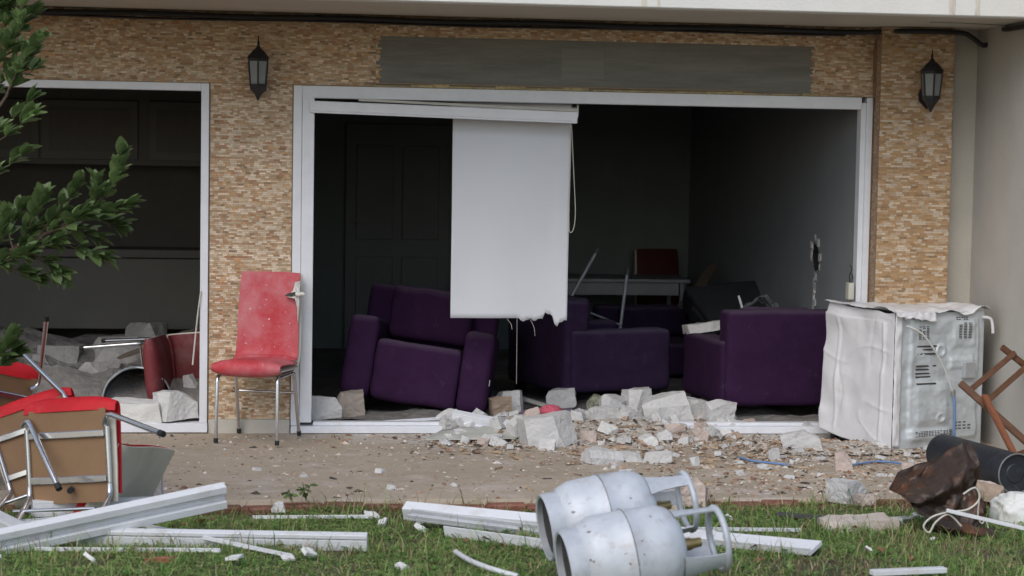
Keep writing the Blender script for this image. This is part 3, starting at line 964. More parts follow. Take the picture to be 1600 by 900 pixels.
MAROON = mat('maroon_vinyl', (.085, .008, .010), .7, var=.1)
protoA = make_chair(REDCL)
def chair_pose(t, label, seatpx, Y, rot, local=(0, 0, .44)):
    t['label'] = label
    t.rotation_euler = rot
    p = at_y(*seatpx, Y)
    t.location = p - t.rotation_euler.to_matrix() @ (Vector(local) * t.scale.x)
chB = copy_tree(protoA)
chC = copy_tree(protoA)
chD = make_chair(mat('shaded_dusty_red', (.17, .022, .026), .7, var=.12, dust=(.22, .15, .14), damt=.4, dscale=6, dsharp=.3))  # chair red and its dust darkened to paint in the dim doorway
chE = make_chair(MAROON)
protoA.scale = (1.08,) * 3
chair_pose(protoA, 'red chair tipped on its back in the grass, brown underside facing out', (108, 716), -3.12, (R(-94), R(-6), R(-24)), (0, .0, .41))
for c_ in protoA.children:
    if c_.name.startswith('back_'):
        hg = Vector((0, .2, .46))
        bx_ = Vector((math.sin(R(-13)), 0, math.cos(R(-13))))
        rm = Matrix.Rotation(R(-60), 3, bx_) @ Matrix.Rotation(R(-13), 3, 'Y')
        c_.rotation_euler = rm.to_euler()
        c_.location = hg - rm @ hg + Vector((.10, -.07, 0))
def bend(t, which, rx, ry, rz):
    l = leg_of(t, which)
    l.rotation_euler = (R(rx), R(ry), R(rz))
bend(protoA, 'front_r', 16, -64, 0)
bend(protoA, 'front_l', 50, -58, 0)
bend(protoA, 'rear_r', 4, -16, 0)
bend(protoA, 'rear_l', 4, -18, 0)
chair_pose(chB, 'second red chair overturned behind the foremost one, seat edge slanting up', (62, 700), -2.72, (R(-98), R(-20), R(-8)), (0, .0, .41))
bend(chB, 'front_r', -60, 62, 0)
bend(chB, 'front_l', -20, 40, 0)
chair_pose(chC, 'red chair at the far left edge, partly hidden under the tree', (-18, 640), -2.3, (R(-72), R(14), R(30)), (0, .0, .41))
bend(chC, 'front_r', -70, 70, 0)
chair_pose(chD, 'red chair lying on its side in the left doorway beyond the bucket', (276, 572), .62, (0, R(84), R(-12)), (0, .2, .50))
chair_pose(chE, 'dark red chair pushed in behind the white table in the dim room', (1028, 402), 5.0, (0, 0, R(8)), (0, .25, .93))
# an upended chair behind the middle armchair: seat down, legs in the air
chG = thing('upended_chair', 'upended chair with pale metal legs sticking up behind the middle armchair', 'chair')
PALEM = mat('pale_grey_leg_paint', (.52, .54, .57), .4, metal=.2, var=.1)
def leg_px(a, c, Y, r=.0135):
    A, B = at_y(*a, Y), at_y(*c, Y + .05)
    l = mesh_obj('leg', tube_me([A, B], r, 10), PALEM, chG)
    d = (B - A).normalized()
    mesh_obj('rubber_foot', tube_me([B - d * .05, B + d * .004], r + .002, 10), mat('grey_foot', (.16, .16, .16), .7), l)
leg_px((880, 486), (935, 388), 2.95)
leg_px((968, 520), (981, 420), 3.05)
leg_px((860, 480), (868, 400), 3.35)
mesh_obj('stretcher', tube_me([at_y(916, 486, 2.95), at_y(970, 508, 3.02)], .008, 8), PALEM, chG)
q = at_y(925, 540, 3.1)
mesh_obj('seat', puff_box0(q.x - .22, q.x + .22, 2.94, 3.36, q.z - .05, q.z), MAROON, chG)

# ------------------------------------------------------------------ purple armchairs
def puff_box(x0, x1, y0, y1, z0, z1, bev=.035, amp=.006, seed=0, cuts=9):
    bm = bmesh.new()
    bm_box(bm, x0, x1, y0, y1, z0, z1)
    bmesh.ops.bevel(bm, geom=list(bm.edges), offset=bev, segments=3, profile=.55, affect='EDGES')
    big = [e for e in bm.edges if e.calc_length() > .12]
    bmesh.ops.subdivide_edges(bm, edges=big, cuts=cuts, use_grid_fill=True)
    bm.normal_update()
    for v in bm.verts:
        v.co += v.normal * amp * (noise.noise(v.co * 5 + Vector((seed, seed * 2, 0))) + .8 * noise.noise(v.co * 13 + Vector((seed, 0, 4))))
    return me_bm(bm, True, auto=55)
def make_armchair(fab, feet=.0):
    t = thing('armchair', 'x', 'armchair', group='purple armchairs in the wrecked room')
    W_, D_, H_, AH, AW = .98, .90, .72, .50, .20
    mesh_obj('seat', puff_box(-W_ / 2 + AW + .002, W_ / 2 - AW - .002, -D_ / 2 + .004, D_ / 2 - .19, .03, .38, .04, .008, 2), fab, t)
    mesh_obj('backrest', puff_box(-W_ / 2 + .03, W_ / 2 - .03, D_ / 2 - .20, D_ / 2, .03, H_, .04, .008, 3), fab, t)
    mesh_obj('back_cushion', puff_box(-W_ / 2 + AW + .004, W_ / 2 - AW - .004, D_ / 2 - .32, D_ / 2 - .19, .41, H_ + .01, .05, .01, 4), fab, t)
    for s in (-1, 1):
        a, c = sorted((s * W_ / 2, s * (W_ / 2 - AW)))
        mesh_obj('armrest', puff_box(a, c, -D_ / 2, D_ / 2 - .04, .03, AH, .045, .006, 6 + s), fab, t)
        for y in (-.36, .36):
            mesh_obj('foot', box_me(s * .4 - .03, s * .4 + .03, y - .03, y + .03, -feet, .032), BLACK, t)
    return t
ar1 = make_armchair(PURPLE)
ar1['label'] = 'purple armchair tilted to the right on rubble, facing out of the window'
p = at_y(642, 632, .42)
ar1.rotation_euler = (R(-7), R(7.5), R(-9))
ar1.scale = (.98, 1.0, 1.14)
ar1.location = p - ar1.rotation_euler.to_matrix() @ Vector((0, -.45, .034))
# care label on the side
tg_ = box('care_tag', .491, .4945, -.40, -.38, .20, .235, SACK, ar1)
ar2 = make_armchair(PURPLE2, .135)
ar2['label'] = 'bluish purple armchair in the middle of the room, turned sideways'
c2 = at_y(885, 616, 1.1)
ar2.rotation_euler = (0, 0, R(111))
mt = ar2.rotation_euler.to_matrix()
ar2.scale = (.95, .95, .93)
ar2.location = c2 - mt @ Vector((-.49 * .95, .45 * .95, .028))
ar3 = make_armchair(PURPLE, .15)
ar3['label'] = 'purple armchair at the right seen from behind, next to the stove'
c3 = at_y(1135, 636, .36)
ar3.rotation_euler = (0, 0, R(180 + 7))
mt = ar3.rotation_euler.to_matrix()
ar3.scale = (.90, .95, .92)
ar3.location = c3 - mt @ Vector((.46 * .90, .45 * .95, .028))
ar4 = make_armchair(PURPLE2)
ar4['label'] = 'dim purple armchair at the back, only its top edge showing'
q = at_y(1030, 482, 3.4)
ar4.location = (q.x, q.y, .012)
ar4.rotation_euler = (0, 0, R(4))
sc_ = (q.z - .012) / .72
ar4.scale = (1, 1, sc_)
ar5 = make_armchair(DARKFAB)
ar5['label'] = 'charcoal couch toppled against the grey wall behind the right armchair'
q = at_y(1168, 528, 2.65)
ar5.rotation_euler = (R(66), R(5), R(190))
ar5.location = q - ar5.rotation_euler.to_matrix() @ Vector((0, .1, .42))

# table at the back
tb = thing('table', 'white desk table with an apron at the back of the room', 'table')
tx1 = at_y(1075, 440, 4.25).x
tzt = at_y(980, 436, 4.15).z
box('table_top', tx1 - 1.75, tx1, 4.15, 4.85, tzt - .03, tzt, TABLE, tb, bev=.004)
box('apron', tx1 - 1.65, tx1 - .09, 4.2, 4.225, tzt - .14, tzt - .031, TABLE, tb)
for a in (tx1 - .06, tx1 - 1.70):
    for c in (4.22, 4.78):
        box('leg', a - .018, a + .018, c - .018, c + .018, .012, tzt - .0305, GALV, tb)

# ------------------------------------------------------------------ stove
st = thing('stove', 'battered white kitchen stove on the patio, its dented back and side turned out', 'stove')
sc = at_z(1393, 706)
st.location = (sc.x, sc.y, 0.0)
st.rotation_euler = (0, 0, R(21))
SW, SD, SH = .69, .66, .865
box('carcass', .012, SW - .012, .012, SD - .012, .03, SH - .03, mat('dark_stove_inside', (.05, .05, .05), .8), st)
def sheet(name, nu_, nv_, fn, m, par, th=.0015, smooth=True):
    V = [fn(i / nu_, j / nv_) for j in range(nv_ + 1) for i in range(nu_ + 1)]
    Fc = [(j * (nu_ + 1) + i, j * (nu_ + 1) + i + 1, (j + 1) * (nu_ + 1) + i + 1, (j + 1) * (nu_ + 1) + i) for j in range(nv_) for i in range(nu_)]
    o = mesh_obj(name, me_from(V, Fc, smooth), m, par)
    s = o.modifiers.new('thick', 'SOLIDIFY')
    s.thickness = th
    s.offset = 0
    return o
def rect_emb(u, v, u0, u1, v0, v1, soft=.02):
    f = lambda t: max(0.0, min(1.0, t))
    return f((u - u0) / soft + .5) * f((u1 - u) / soft + .5) * f((v - v0) / soft + .5) * f((v1 - v) / soft + .5)
def back_fn(u, v):
    d = 0.0
    d += .012 * rect_emb(u, v, .16, .93, .06, .97, .03)
    d -= .010 * rect_emb(u, v, .20, .60, .50, .86, .05)
    d += .014 * rect_emb(u, v, .22, .58, .18, .46, .06)
    d += .010 * rect_emb(u, v, .18, .62, .04, .14, .03)
    d += .012 * rect_emb(u, v, .60, .86, .58, .66, .03)
    d += .008 * rect_emb(u, v, .64, .88, .74, .92, .03)
    rr_ = math.hypot((u - .50) * SW, (v - .715) * SH)
    d += .014 * max(0, 1 - abs(rr_ - .032) / .014)
    rr_ = math.hypot((u - .50) * SW, (v - .22) * SH)
    d += .010 * max(0, 1 - abs(rr_ - .026) / .012)
    d += .010 * fbm((u * 3, v * 4, 1.0), 1.6, 4) + .018 * max(0, noise.noise(Vector((u * 3, v * 3.5, 7)))) * (1 - u)
    edge = min(u, 1 - u, v, 1 - v)
    d *= min(1, edge * 14)
    lean = -.015 * (1 - v) * 0
    return Vector((u * SW, -.004 - d, .012 + v * (SH - .035)))
sheet('back_panel', 96, 120, back_fn, STEELG, st)
def side_fn(u, v):                       # u from the corner to the front of the stove
    d = .011 * fbm((u * 1.6, v * 1.8, 4.2), 1.3, 3) + .016 * noise.noise(Vector((u * 1.5, v * 2.2, 3))) - .012 * max(0, noise.noise(Vector((u * 3, v * 6, 8))))
    d += .008 * (rect_emb(u, v, .13, .16, .05, .93, .03) + rect_emb(u, v, .78, .81, .05, .9, .03))
    d += .012 * abs(noise.noise(Vector((u * 2.3 + v, v * 2.1, 12)))) - .012 * max(0, noise.noise(Vector((u * 3 - v, v * 4, 21))) - .1) + .03 * math.exp(-((u - .85) / .2) ** 2 - ((v - .93) / .08) ** 2)
    rg_ = 1 - abs(noise.noise(Vector((u * 2.1 + .6 * v, v * 1.7, 33)))) * 2.2
    d -= .005 * max(0, rg_) ** 7
    rg_ = 1 - abs(noise.noise(Vector((u * 1.3 - 1.2 * v, v * 3.1, 51)))) * 2.4
    d += .005 * max(0, rg_) ** 8
    edge = min(u, v * 1.5, (1 - v) * 1.5)
    d = d * min(1, edge * 10) + .055 * (1 - v) * u - .012 * (v > .93) * u
    zz = .0 + v * (SH - .02)
    zz += (.10 * max(0, u - .35) + .01 * noise.noise(Vector((u * 6, 0, 2)))) * (1 - v) ** 4
    zz += (.025 * noise.noise(Vector((u * 4, 9, 2))) + .03 * math.exp(-((u - 1) / .2) ** 2)) * v ** 6
    return Vector((-.004 - d, u * SD, zz))
sheet('side_panel', 90, 120, side_fn, STEELW, st)
def fold_fn(u, v):                       # folded flange where the side panel wraps the corner
    return Vector((-.010 + u * .055, -.014 - .02 * u * (1 - u) - .008 * fbm((u, v * 5, 2), 2, 3), .03 + v * (SH - .05) ))
sheet('corner_flange', 6, 50, fold_fn, STEELW, st)
def top_fn(u, v):
    x_ = -.03 + u * (SW + .06)
    y_ = -.035 + v * (SD + .05)
    z_ = SH - .015 + .022 * fbm((u * 4, v * 3, 6), 1.2, 4) + .02 * math.exp(-((u - .05) / .15) ** 2) - .03 * max(0, .12 - v) * 6 * (.5 + noise.noise(Vector((u * 6, 0, 5))))
    z_ += .03 * math.exp(-((u - .93) / .1) ** 2) * (1 - v) - .05 * math.exp(-((u - .14) / .06) ** 2) * max(0, 1 - v * 3)
    return Vector((x_, y_, z_))
sheet('top_plate', 60, 40, top_fn, STEELW, st)
sheet('bent_lip', 30, 6, lambda u, v: Vector((-.02 + u * .30, -.03 - .02 * v - .012 * noise.noise(Vector((u * 7, v * 2, 3))), SH - .02 - .05 * v * (.4 + u * .8) + .015 * noise.noise(Vector((u * 9, v, 1))))), STEELW, st)
def vents(u0, u1, v0, v1, nu_, nv_, wf=.62, hf=.45):
    lst = []
    for i in range(nu_):
        for j in range(nv_):
            if rnd.random() < .06: continue
            u, v = u0 + (u1 - u0) * (i + .5) / nu_, v0 + (v1 - v0) * (j + .5) / nv_
            p = back_fn(u, v)
            hw, hh = (u1 - u0) / nu_ * SW * wf / 2, (v1 - v0) / nv_ * SH * hf / 2
            lst.append((p.x - hw, p.x + hw, p.y - .0035, p.y + .004, p.z - hh, p.z + hh))
    mesh_obj('vent', boxes_me(lst), SLOT, st)
vents(.24, .37, .80, .90, 3, 9)
vents(.68, .84, .80, .92, 3, 10)
vents(.22, .40, .935, .965, 6, 2)
vents(.66, .80, .935, .965, 5, 2)
for v in (.745, .72, .69, .60, .575, .545, .52, .47):
    vents(.22, .46, v, v + .012, 1, 1, .9, .9)
vents(.22, .66, .085, .13, 14, 4, .6, .4)
vents(.66, .86, .12, .19, 4, 3, .6, .3)
box('terminal_box', SW * .735, SW * .86, -.052, -.014, SH * .50, SH * .615, TERM, st, bev=.004)
cpt = [(.06, -.035, SH - .10), (.16, -.06, SH - .15), (.27, -.065, SH - .27), (.36, -.055, SH - .40), (.425, -.045, SH - .52)]
mesh_obj('white_cable', tube_me(smooth_path(cpt, 5), .0065, 8), mat('white_cable', (.62, .62, .58), .5), st)
cpt = [(.425, -.045, SH - .52), (.432, -.055, SH - .60), (.435, -.055, SH - .75), (.445, -.05, .06), (.45, -.06, .0)]
mesh_obj('gas_hose', tube_me(smooth_path(cpt, 5), .008, 8), BLUEH, st)
mesh_obj('hose_clamp', tube_me([(.425, -.045, SH - .50), (.427, -.046, SH - .54)], .013, 8), GALV, st)
cpt = [(SW - .03, -.02, SH - .06), (SW + .02, -.035, SH - .07), (SW + .035, -.04, SH - .11), (SW + .04, -.04, SH - .16)]
mesh_obj('pipe_stub', tube_me(smooth_path(cpt, 5), .010, 8), STEELW, st)
for a in (.04, SW - .04):
    for c in (.05, SD - .05):
        box('foot', a - .02, a + .02, c - .02, c + .02, 0, .031, RUBBER, st)

# ------------------------------------------------------------------ gas cylinders
def make_cylinder():
    t = thing('gas_cylinder', 'x', 'gas cylinder', group='silver gas cylinders lying in the grass')
    prof = [(0, .045), (.06, .047), (.105, .056), (.138, .078), (.155, .12), (.1575, .16), (.1575, .224), (.1605, .228), (.161, .234), (.1605, .240), (.1575, .244), (.1575, .31), (.155, .35), (.138, .392), (.105, .42), (.06, .433), (.03, .435)]
    bme = lathe_me(prof, 40)
    for v in bme.vertices:
        v.co += Vector((v.co.x, v.co.y, 0)).normalized() * (.003 * noise.noise(v.co * 9) - .010 * max(0, noise.noise(v.co * 6 + Vector((3, 1, 0))) - .15)) if v.co.xy.length > .01 else Vector()
    mesh_obj('body', bme, GASM, t)
    mesh_obj('foot_ring', lathe_me([(.112, .012), (.121, .009), (.127, .016), (.126, .07), (.122, .080), (.117, .07), (.115, .016), (.112, .012)], 36), GASD, t)
    mesh_obj('weld_seam', tube_me([(.1608 * math.cos(2 * math.pi * k / 48), .1608 * math.sin(2 * math.pi * k / 48), .2335) for k in range(48)], .0026, 6, closed=True), mat('dirty_weld', (.20, .20, .21), .6, var=.3, vscale=30), t)
    mesh_obj('ring_bottom', lathe_me([(0, .036), (.115, .034)], 24), mat('dirty_shaded_bottom', (.045, .04, .038), .8, var=.3, vscale=20), t)  # dirty bottom, coloured near black for the shade inside the foot ring
    mesh_obj('valve', lathe_me([(0, .50), (.016, .50), (.018, .47), (.022, .46), (.022, .43), (.03, .428)], 12), mat('brass_valve', (.35, .27, .12), .4, metal=.8), t)
    ring = [(.108 * math.cos(2 * math.pi * k / 28), .108 * math.sin(2 * math.pi * k / 28), .565) for k in range(28)]
    mesh_obj('collar_ring', tube_me(ring, .0115, 10, closed=True), GASD, t)
    for k, a in enumerate((80, 200, 320)):
        bm = bmesh.new()
        nseg = 7
        wd = R(19)
        rows = []
        for r_, z in ((.120, .405), (.114, .45), (.109, .51), (.107, .556)):
            wf = 1.25 if z < .43 else (1.0 if z < .5 else .8)
            rows.append([[bm.verts.new(((r_ + q) * math.cos(R(a) + wd * wf * (i / nseg * 2 - 1)), (r_ + q) * math.sin(R(a) + wd * wf * (i / nseg * 2 - 1)), z)) for i in range(nseg + 1)] for q in (0, .006)])
        for ra, rb in zip(rows, rows[1:]):
            for s in (0, 1):
                for i in range(nseg):
                    bm.faces.new((ra[s][i], ra[s][i + 1], rb[s][i + 1], rb[s][i]))
            for i in (0, nseg):
                bm.faces.new((ra[0][i], ra[1][i], rb[1][i], rb[0][i]))
        mesh_obj('collar_plate', me_bm(bm, True, auto=50), GASD, t)
    return t
gc = make_cylinder()
def pose_cyl(t, px, py, Y, yaw, lift, spin, s):
    ax = Vector((math.cos(yaw) * math.cos(lift), math.sin(yaw) * math.cos(lift), math.sin(lift)))
    q = ax.to_track_quat('Z', 'Y')
    M = q.to_matrix().to_4x4() @ Matrix.Rotation(spin, 4, 'Z')
    c = at_y(px, py, Y)
    t.matrix_world = Matrix.Translation(c) @ M @ Matrix.Scale(s, 4) @ Matrix.Translation((0, 0, -.235))
gc['label'] = 'nearest silver gas cylinder lying in front of the other one'
pose_cyl(gc, 980, 868, -5.45, R(5), R(9), R(10), 1.02)
gc2 = copy_tree(gc)
gc2['label'] = 'silver gas cylinder behind the nearest one, its ring dark inside'
pose_cyl(gc2, 942, 808, -5.08, R(6), R(9), R(40), .99)

# ------------------------------------------------------------------ loose frame profiles on the grass
def P(px, py, Y): return at_y(px, py, Y)
G = 'white frame profiles scattered on the grass'
profile('window_profile', P(-12, 868, -3.95), P(352, 790, -3.6), CHAN, 'long white channel profile slanting across the tipped chairs at left', up=(0, -.30, 1), group=G)
profile('window_profile', at_lawn(120, 851, .012), at_lawn(574, 859, .012), BOARDP, 'broad white profile lying flat below the slanting one', up=(0, -.2, 1), group=G)
profile('window_profile', P(200, 818, -3.45), at_lawn(458, 872, .02), STRIP, 'narrow white rod slanting down into the grass at left', group=G)
profile('window_profile', at_lawn(55, 861, .02), at_lawn(345, 863, .022), STRIP, 'thin white strip half sunk in the grass below the broad profile', group=G)
profile('window_profile', P(-20, 812, -3.75), P(62, 852, -3.85), [(-.05, .05, 0, .035), (-.05, -.03, .0355, .06)], 'stubby light grey profile end at the far left edge', up=(.2, -.4, 1), group=G, m=mat('grey_alu', (.50, .50, .50), .5))
profile('window_profile', P(50, 806, -3.1), P(250, 800, -2.95), SASH, 'grey white profile lying under the tipped red chairs', group=G)
profile('window_profile', P(30, 822, -3.25), P(215, 806, -3.05), FLAT, 'flat profile at the bottom of the heap under the tipped chairs', group=G)
profile('window_profile', at_lawn(395, 811, .02), at_lawn(576, 810, .02), STRIP, 'thin white strip lying in dry grass near the patio edge', group=G)
profile('window_profile', P(634, 806, -3.20), P(905, 832, -3.55), [(-.03, .03, .0, .008), (-.03, -.024, .0085, .04), (.024, .03, .0085, .04), (-.032, .032, .0405, .062)], 'topmost white profile of the pile left of the gas cylinders', up=(0, -.5, 1), group=G)
profile('window_profile', P(640, 808, -3.30), P(905, 842, -3.60), [(-.03, .03, 0, .012), (-.03, -.02, .0125, .03), (.02, .03, .0125, .03)], 'middle grey white profile of the pile left of the gas cylinders', up=(0, -.4, 1), group=G, m=mat('mid_grey_alu', (.45, .46, .47), .5))  # plain grey, darker than the white profiles around it
profile('window_profile', at_lawn(700, 836, .02), at_lawn(920, 866, .02), [(-.02, .02, 0, .03), (-.02, -.014, .0305, .048)], 'lowest white profile of the pile left of the gas cylinders', up=(0, -.3, 1), group=G)
profile('window_profile', at_lawn(1040, 838, .025), at_lawn(1276, 860, .025), [(-.05, .05, 0, .02), (-.05, -.04, .0205, .035)], 'broad white profile right of the gas cylinders sunk in grass', up=(0, -.5, 1), group=G)
profile('window_profile', at_lawn(1060, 829, .025), at_lawn(1252, 831, .025), STRIP, 'thin white strip right of the gas cylinders', group=G)
profile('window_profile', at_lawn(1362, 899, .03), at_lawn(1476, 894, .03), [(-.02, .02, 0, .02)], 'short white bar at the bottom right edge of the lawn', group=G)
profile('window_profile', P(1398, 832, -3.25), P(1446, 828, -2.85), SASH, 'sawn off hollow profile end beside the rusty sheet', up=(0, -.1, 1), group=G)
profile('steel_rod', P(1478, 800, -3.75), P(1640, 838, -3.85), [(-.008, .008, 0, .016)], 'thin white metal rod leaning on the crumpled rusty sheet', cat='rod')
profile('dark_lath', at_lawn(1215, 806, .02), at_lawn(1335, 818, .02), [(-.02, .02, 0, .018)], 'dark painted lath half hidden in the grass right of centre', cat='lath', m=mat('dark_lath_paint', (.05, .05, .05), .7))
cv = [at_lawn(712, 866, .03), at_lawn(735, 880, .03), at_lawn(768, 893, .02), at_lawn(810, 905, .01)]
mesh_obj('bent_trim', tube_me(smooth_path([v + Vector((0, 0, .01)) for v in cv], 5), .011, 8), WHITE2, label='curved white trim strip in the grass left of the cylinders', cat='trim')

# ------------------------------------------------------------------ rubble
def chunk_me(sx, sy, sz, seed, cuts=3, rough=.05):
    rg = random.Random(seed)
    bm = bmesh.new()
    bm_box(bm, -sx / 2, sx / 2, -sy / 2, sy / 2, 0, sz)
    for k in range(cuts):
        nn = Vector((rg.uniform(-1, 1), rg.uniform(-1, 1), rg.uniform(-.1, 1.0))).normalized()
        corner = Vector((math.copysign(sx / 2, nn.x), math.copysign(sy / 2, nn.y), sz if nn.z > 0 else 0))
        pt = corner * rg.uniform(.38, .78)
        pt.z = corner.z * rg.uniform(.5, .88)
        res = bmesh.ops.bisect_plane(bm, geom=list(bm.verts) + list(bm.edges) + list(bm.faces), plane_co=pt, plane_no=nn, clear_outer=True)
        ee = [e for e in res['geom_cut'] if isinstance(e, bmesh.types.BMEdge)]
        if ee:
            bmesh.ops.contextual_create(bm, geom=ee)
    bmesh.ops.triangulate(bm, faces=list(bm.faces))
    mx = max(sx, sy, sz)
    for _ in range(3):
        lg = [e for e in bm.edges if e.calc_length() > mx * .15]
        if lg: bmesh.ops.subdivide_edges(bm, edges=lg, cuts=1)
        bmesh.ops.triangulate(bm, faces=[f for f in bm.faces if len(f.verts) > 3])
    bm.normal_update()
    for v in bm.verts:
        q = v.co / mx
        v.co += v.normal * mx * rough * (noise.noise(q * 3 + Vector((seed, 0, 0))) * .8 + noise.noise(q * 8 + Vector((0, seed, 0))) * .6)
    return me_bm(bm)
HEAPC = (at_z(930, 678).x, -.06)
def heap_z(x, y):
    a = math.exp(-((x - 1.85) / .75) ** 4) * math.exp(-((y - .02) / .26) ** 2)
    b_ = math.exp(-((x - 3.35) / .45) ** 2) * math.exp(-((y + .72) / .22) ** 2)
    return a * (.095 + .03 * fbm((x, y, 0), 4, 3)) + b_ * (.045 + .02 * fbm((x, y, 2), 5, 3))
hx, hy = np.arange(.7, 4.0, .035), np.arange(-1.3, .75, .035)
hv = [(x, y, heap_z(x, y) - .006 + .006 * fbm((x, y, 9), 14, 2)) for y in hy for x in hx]
k_ = len(hx)
hf = [(j * k_ + i, j * k_ + i + 1, (j + 1) * k_ + i + 1, (j + 1) * k_ + i) for j in range(len(hy) - 1) for i in range(k_ - 1)]
hf = [f for f in hf if max(hv[i][2] for i in f) > .008]
mesh_obj('plaster_rubble', me_from(hv, hf, True), mat('crushed_plaster', (.46, .42, .37), .95, var=.25, vscale=16, bump=.9, bscale=30, dust=(.27, .20, .15), damt=.35, dscale=12, dsharp=.12), kind='stuff', label='crushed plaster heaped over the window sill', cat='rubble')
GR = 'broken pale building blocks'
def chunk(px, pyb, wpx, hpx, label, Y=None, m=CONC, seed=None, depth=None, rz=None, cuts=3, tilt=0.0, name='broken_block', cat='block', rough=.036, group=GR, sink=.012):
    p = at_z(px, pyb) if Y is None else at_y(px, pyb, Y)
    s = ppm(p.y)
    wx, hz = 1.06 * wpx / s, 1.08 * hpx / s
    seed = seed if seed is not None else int(px * 7 + pyb)
    rg = random.Random(seed)
    d = depth if depth else wx * rg.uniform(.6, .9)
    o = mesh_obj(name, chunk_me(wx, d, hz, seed, cuts, rough * 1.0), m, label=label, cat=cat, group=group)
    o.location = (p.x, p.y + d * .35, max(p.z, 0) - sink * (1 if Y is None else .3))
    o.rotation_euler = (rg.uniform(-.12, .12), tilt + rg.uniform(-.14, .14), rg.uniform(-.35, .35) if rz is None else rz)
    return o
chunk(864, 697, 78, 46, 'squarish pale block in front of the pink wool, largest on the patio', rz=.25, cuts=2, depth=.22, rough=.025)
chunk(814, 686, 34, 36, 'small upright pale block leaning on the left of the squarish block', cuts=3)
chunk(855, 702, 24, 20, 'pale fist sized lump lying against the front of the squarish block', cuts=4)
chunk(880, 637, 44, 28, 'white wedge of block above the plank behind the pink wool', Y=.75, cuts=3)
chunk(796, 652, 40, 38, 'pale broken block by the right foot of the tilted armchair', Y=.55, m=CONC, cuts=3)
chunk(783, 652, 32, 30, 'brown faced block beside the right foot of the tilted armchair', Y=.45, m=CONCT, cuts=2)
chunk(957, 655, 38, 36, 'pale block left of the biggest one below the middle armchair', Y=.42, cuts=4)
chunk(1002, 657, 64, 46, 'biggest pale block of the heap below the middle armchair', Y=.45, cuts=3, rz=.4)
chunk(1048, 676, 72, 50, 'large pale slab block right of the biggest one, slanting', Y=.18, cuts=3, tilt=-.2)
chunk(1086, 657, 36, 32, 'pale block behind the slanting slab block', Y=.22, cuts=3)
chunk(1122, 664, 42, 38, 'rounded pale block alone at the right end of the heap', Y=.12, cuts=4)
chunk(1149, 679, 40, 20, 'low pale lump on the sill right of the rounded block', Y=.02, cuts=4)
chunk(938, 683, 52, 38, 'cracked pale block between the squarish block and the biggest', Y=.02, cuts=4)
chunk(990, 684, 44, 26, 'pale split block in front of the biggest one', Y=-.05, cuts=4)
chunk(930, 645, 26, 26, 'speckled green grey stone in the shade under the middle armchair', Y=.5, m=mat('speckled_stone', (.20, .20, .15), .9, var=.8, vscale=60), cuts=4)
chunk(1012, 690, 26, 14, 'thin pale shard at the foot of the split block', cuts=4)
chunk(975, 692, 22, 16, 'small pale lump left of the thin shard', cuts=4)
chunk(920, 690, 24, 18, 'small tan lump right of the squarish block', m=PINKST, cuts=4)
chunk(940, 722, 56, 20, 'flat long white stone on the bare patio, leftmost of three', cuts=4, m=CONC)
chunk(990, 720, 38, 14, 'flat white stone on the bare patio, middle of three', cuts=4)
chunk(1026, 722, 48, 17, 'flat white stone on the bare patio, rightmost of three', cuts=3)
chunk(1258, 706, 58, 34, 'pale slab tilted up against the corner of the stove', cuts=2, tilt=-.35, depth=.10)
chunk(1262, 674, 24, 16, 'small pale lump on the sill beside the stove', Y=.0, cuts=4)
chunk(1210, 718, 20, 20, 'white lump on the patio left of the slab by the stove', cuts=4)
chunk(1088, 726, 14, 14, 'tiny white lump alone on the patio below the heap', cuts=4)
chunk(1330, 784, 52, 34, 'pale fluted block near the brick kerb at right', cuts=2, rz=.5)
chunk(1320, 735, 26, 30, 'pinkish block on the patio below the stove', m=PINKST, cuts=3)
chunk(1376, 705, 24, 16, 'white lump under the raised edge of the stove side', cuts=4)
chunk(1428, 738, 36, 18, 'pale pink lump on the blue hose right of the stove corner', m=PINKST, cuts=4)
chunk(1352, 806, 36, 16, 'flat oval stone in the grass below the kerb at right', Y=-2.62, m=PINKST, cuts=5)
chunk(1345, 842, 112, 24, 'wide beige slab lying in the grass near the rusty sheet', Y=-3.42, m=mat('beige_slab', (.52, .45, .39), .9, var=.1, vscale=8, bump=.3), cuts=2, depth=.22, rz=.1)
chunk(1552, 796, 50, 24, 'pinkish boulder behind the white sack', Y=-2.4, m=PINKST, cuts=4)
chunk(1545, 812, 90, 26, 'brown stone lying low beneath the pinkish boulder', Y=-2.55, m=CONCT, cuts=3)
chunk(1045, 800, 34, 34, 'tan lump between the collars of the gas cylinders', Y=-2.75, m=PINKST, cuts=4)
chunk(1082, 798, 46, 44, 'grey white block showing through the cylinder collar', Y=-2.62, m=PINKST, cuts=3)
chunk(240, 782, 26, 36, 'upright white block behind the tipped chair at left', cuts=1, depth=.08)
chunk(436, 809, 26, 15, 'small white stone in the grass left of centre', Y=-2.75, cuts=4)
chunk(275, 656, 54, 42, 'ribbed grey white block at the threshold of the left door', Y=.02, cuts=4, rz=.5)
chunk(212, 657, 92, 28, 'broken white plaster slab on the left door sill', Y=.02, cuts=2, m=BOARD, depth=.14)
chunk(300, 612, 20, 26, 'grey lump wedged against the left door jamb inside', Y=.5, cuts=4)
chunk(508, 656, 44, 34, 'crumpled white block just inside the window at its left', Y=.22, cuts=4)
chunk(548, 656, 44, 40, 'tan grey block under the left corner of the tilted armchair', Y=.35, m=mat('dim_tan_block', (.40, .34, .29), .9, bump=.4), cuts=3)
chunk(88, 578, 58, 44, 'grey block standing on rubble inside the left room', Y=1.2, m=DIMC, cuts=2, seed=11)
chunk(64, 582, 28, 26, 'small pale block left of the standing grey block', Y=1.1, m=DIMC, cuts=3)
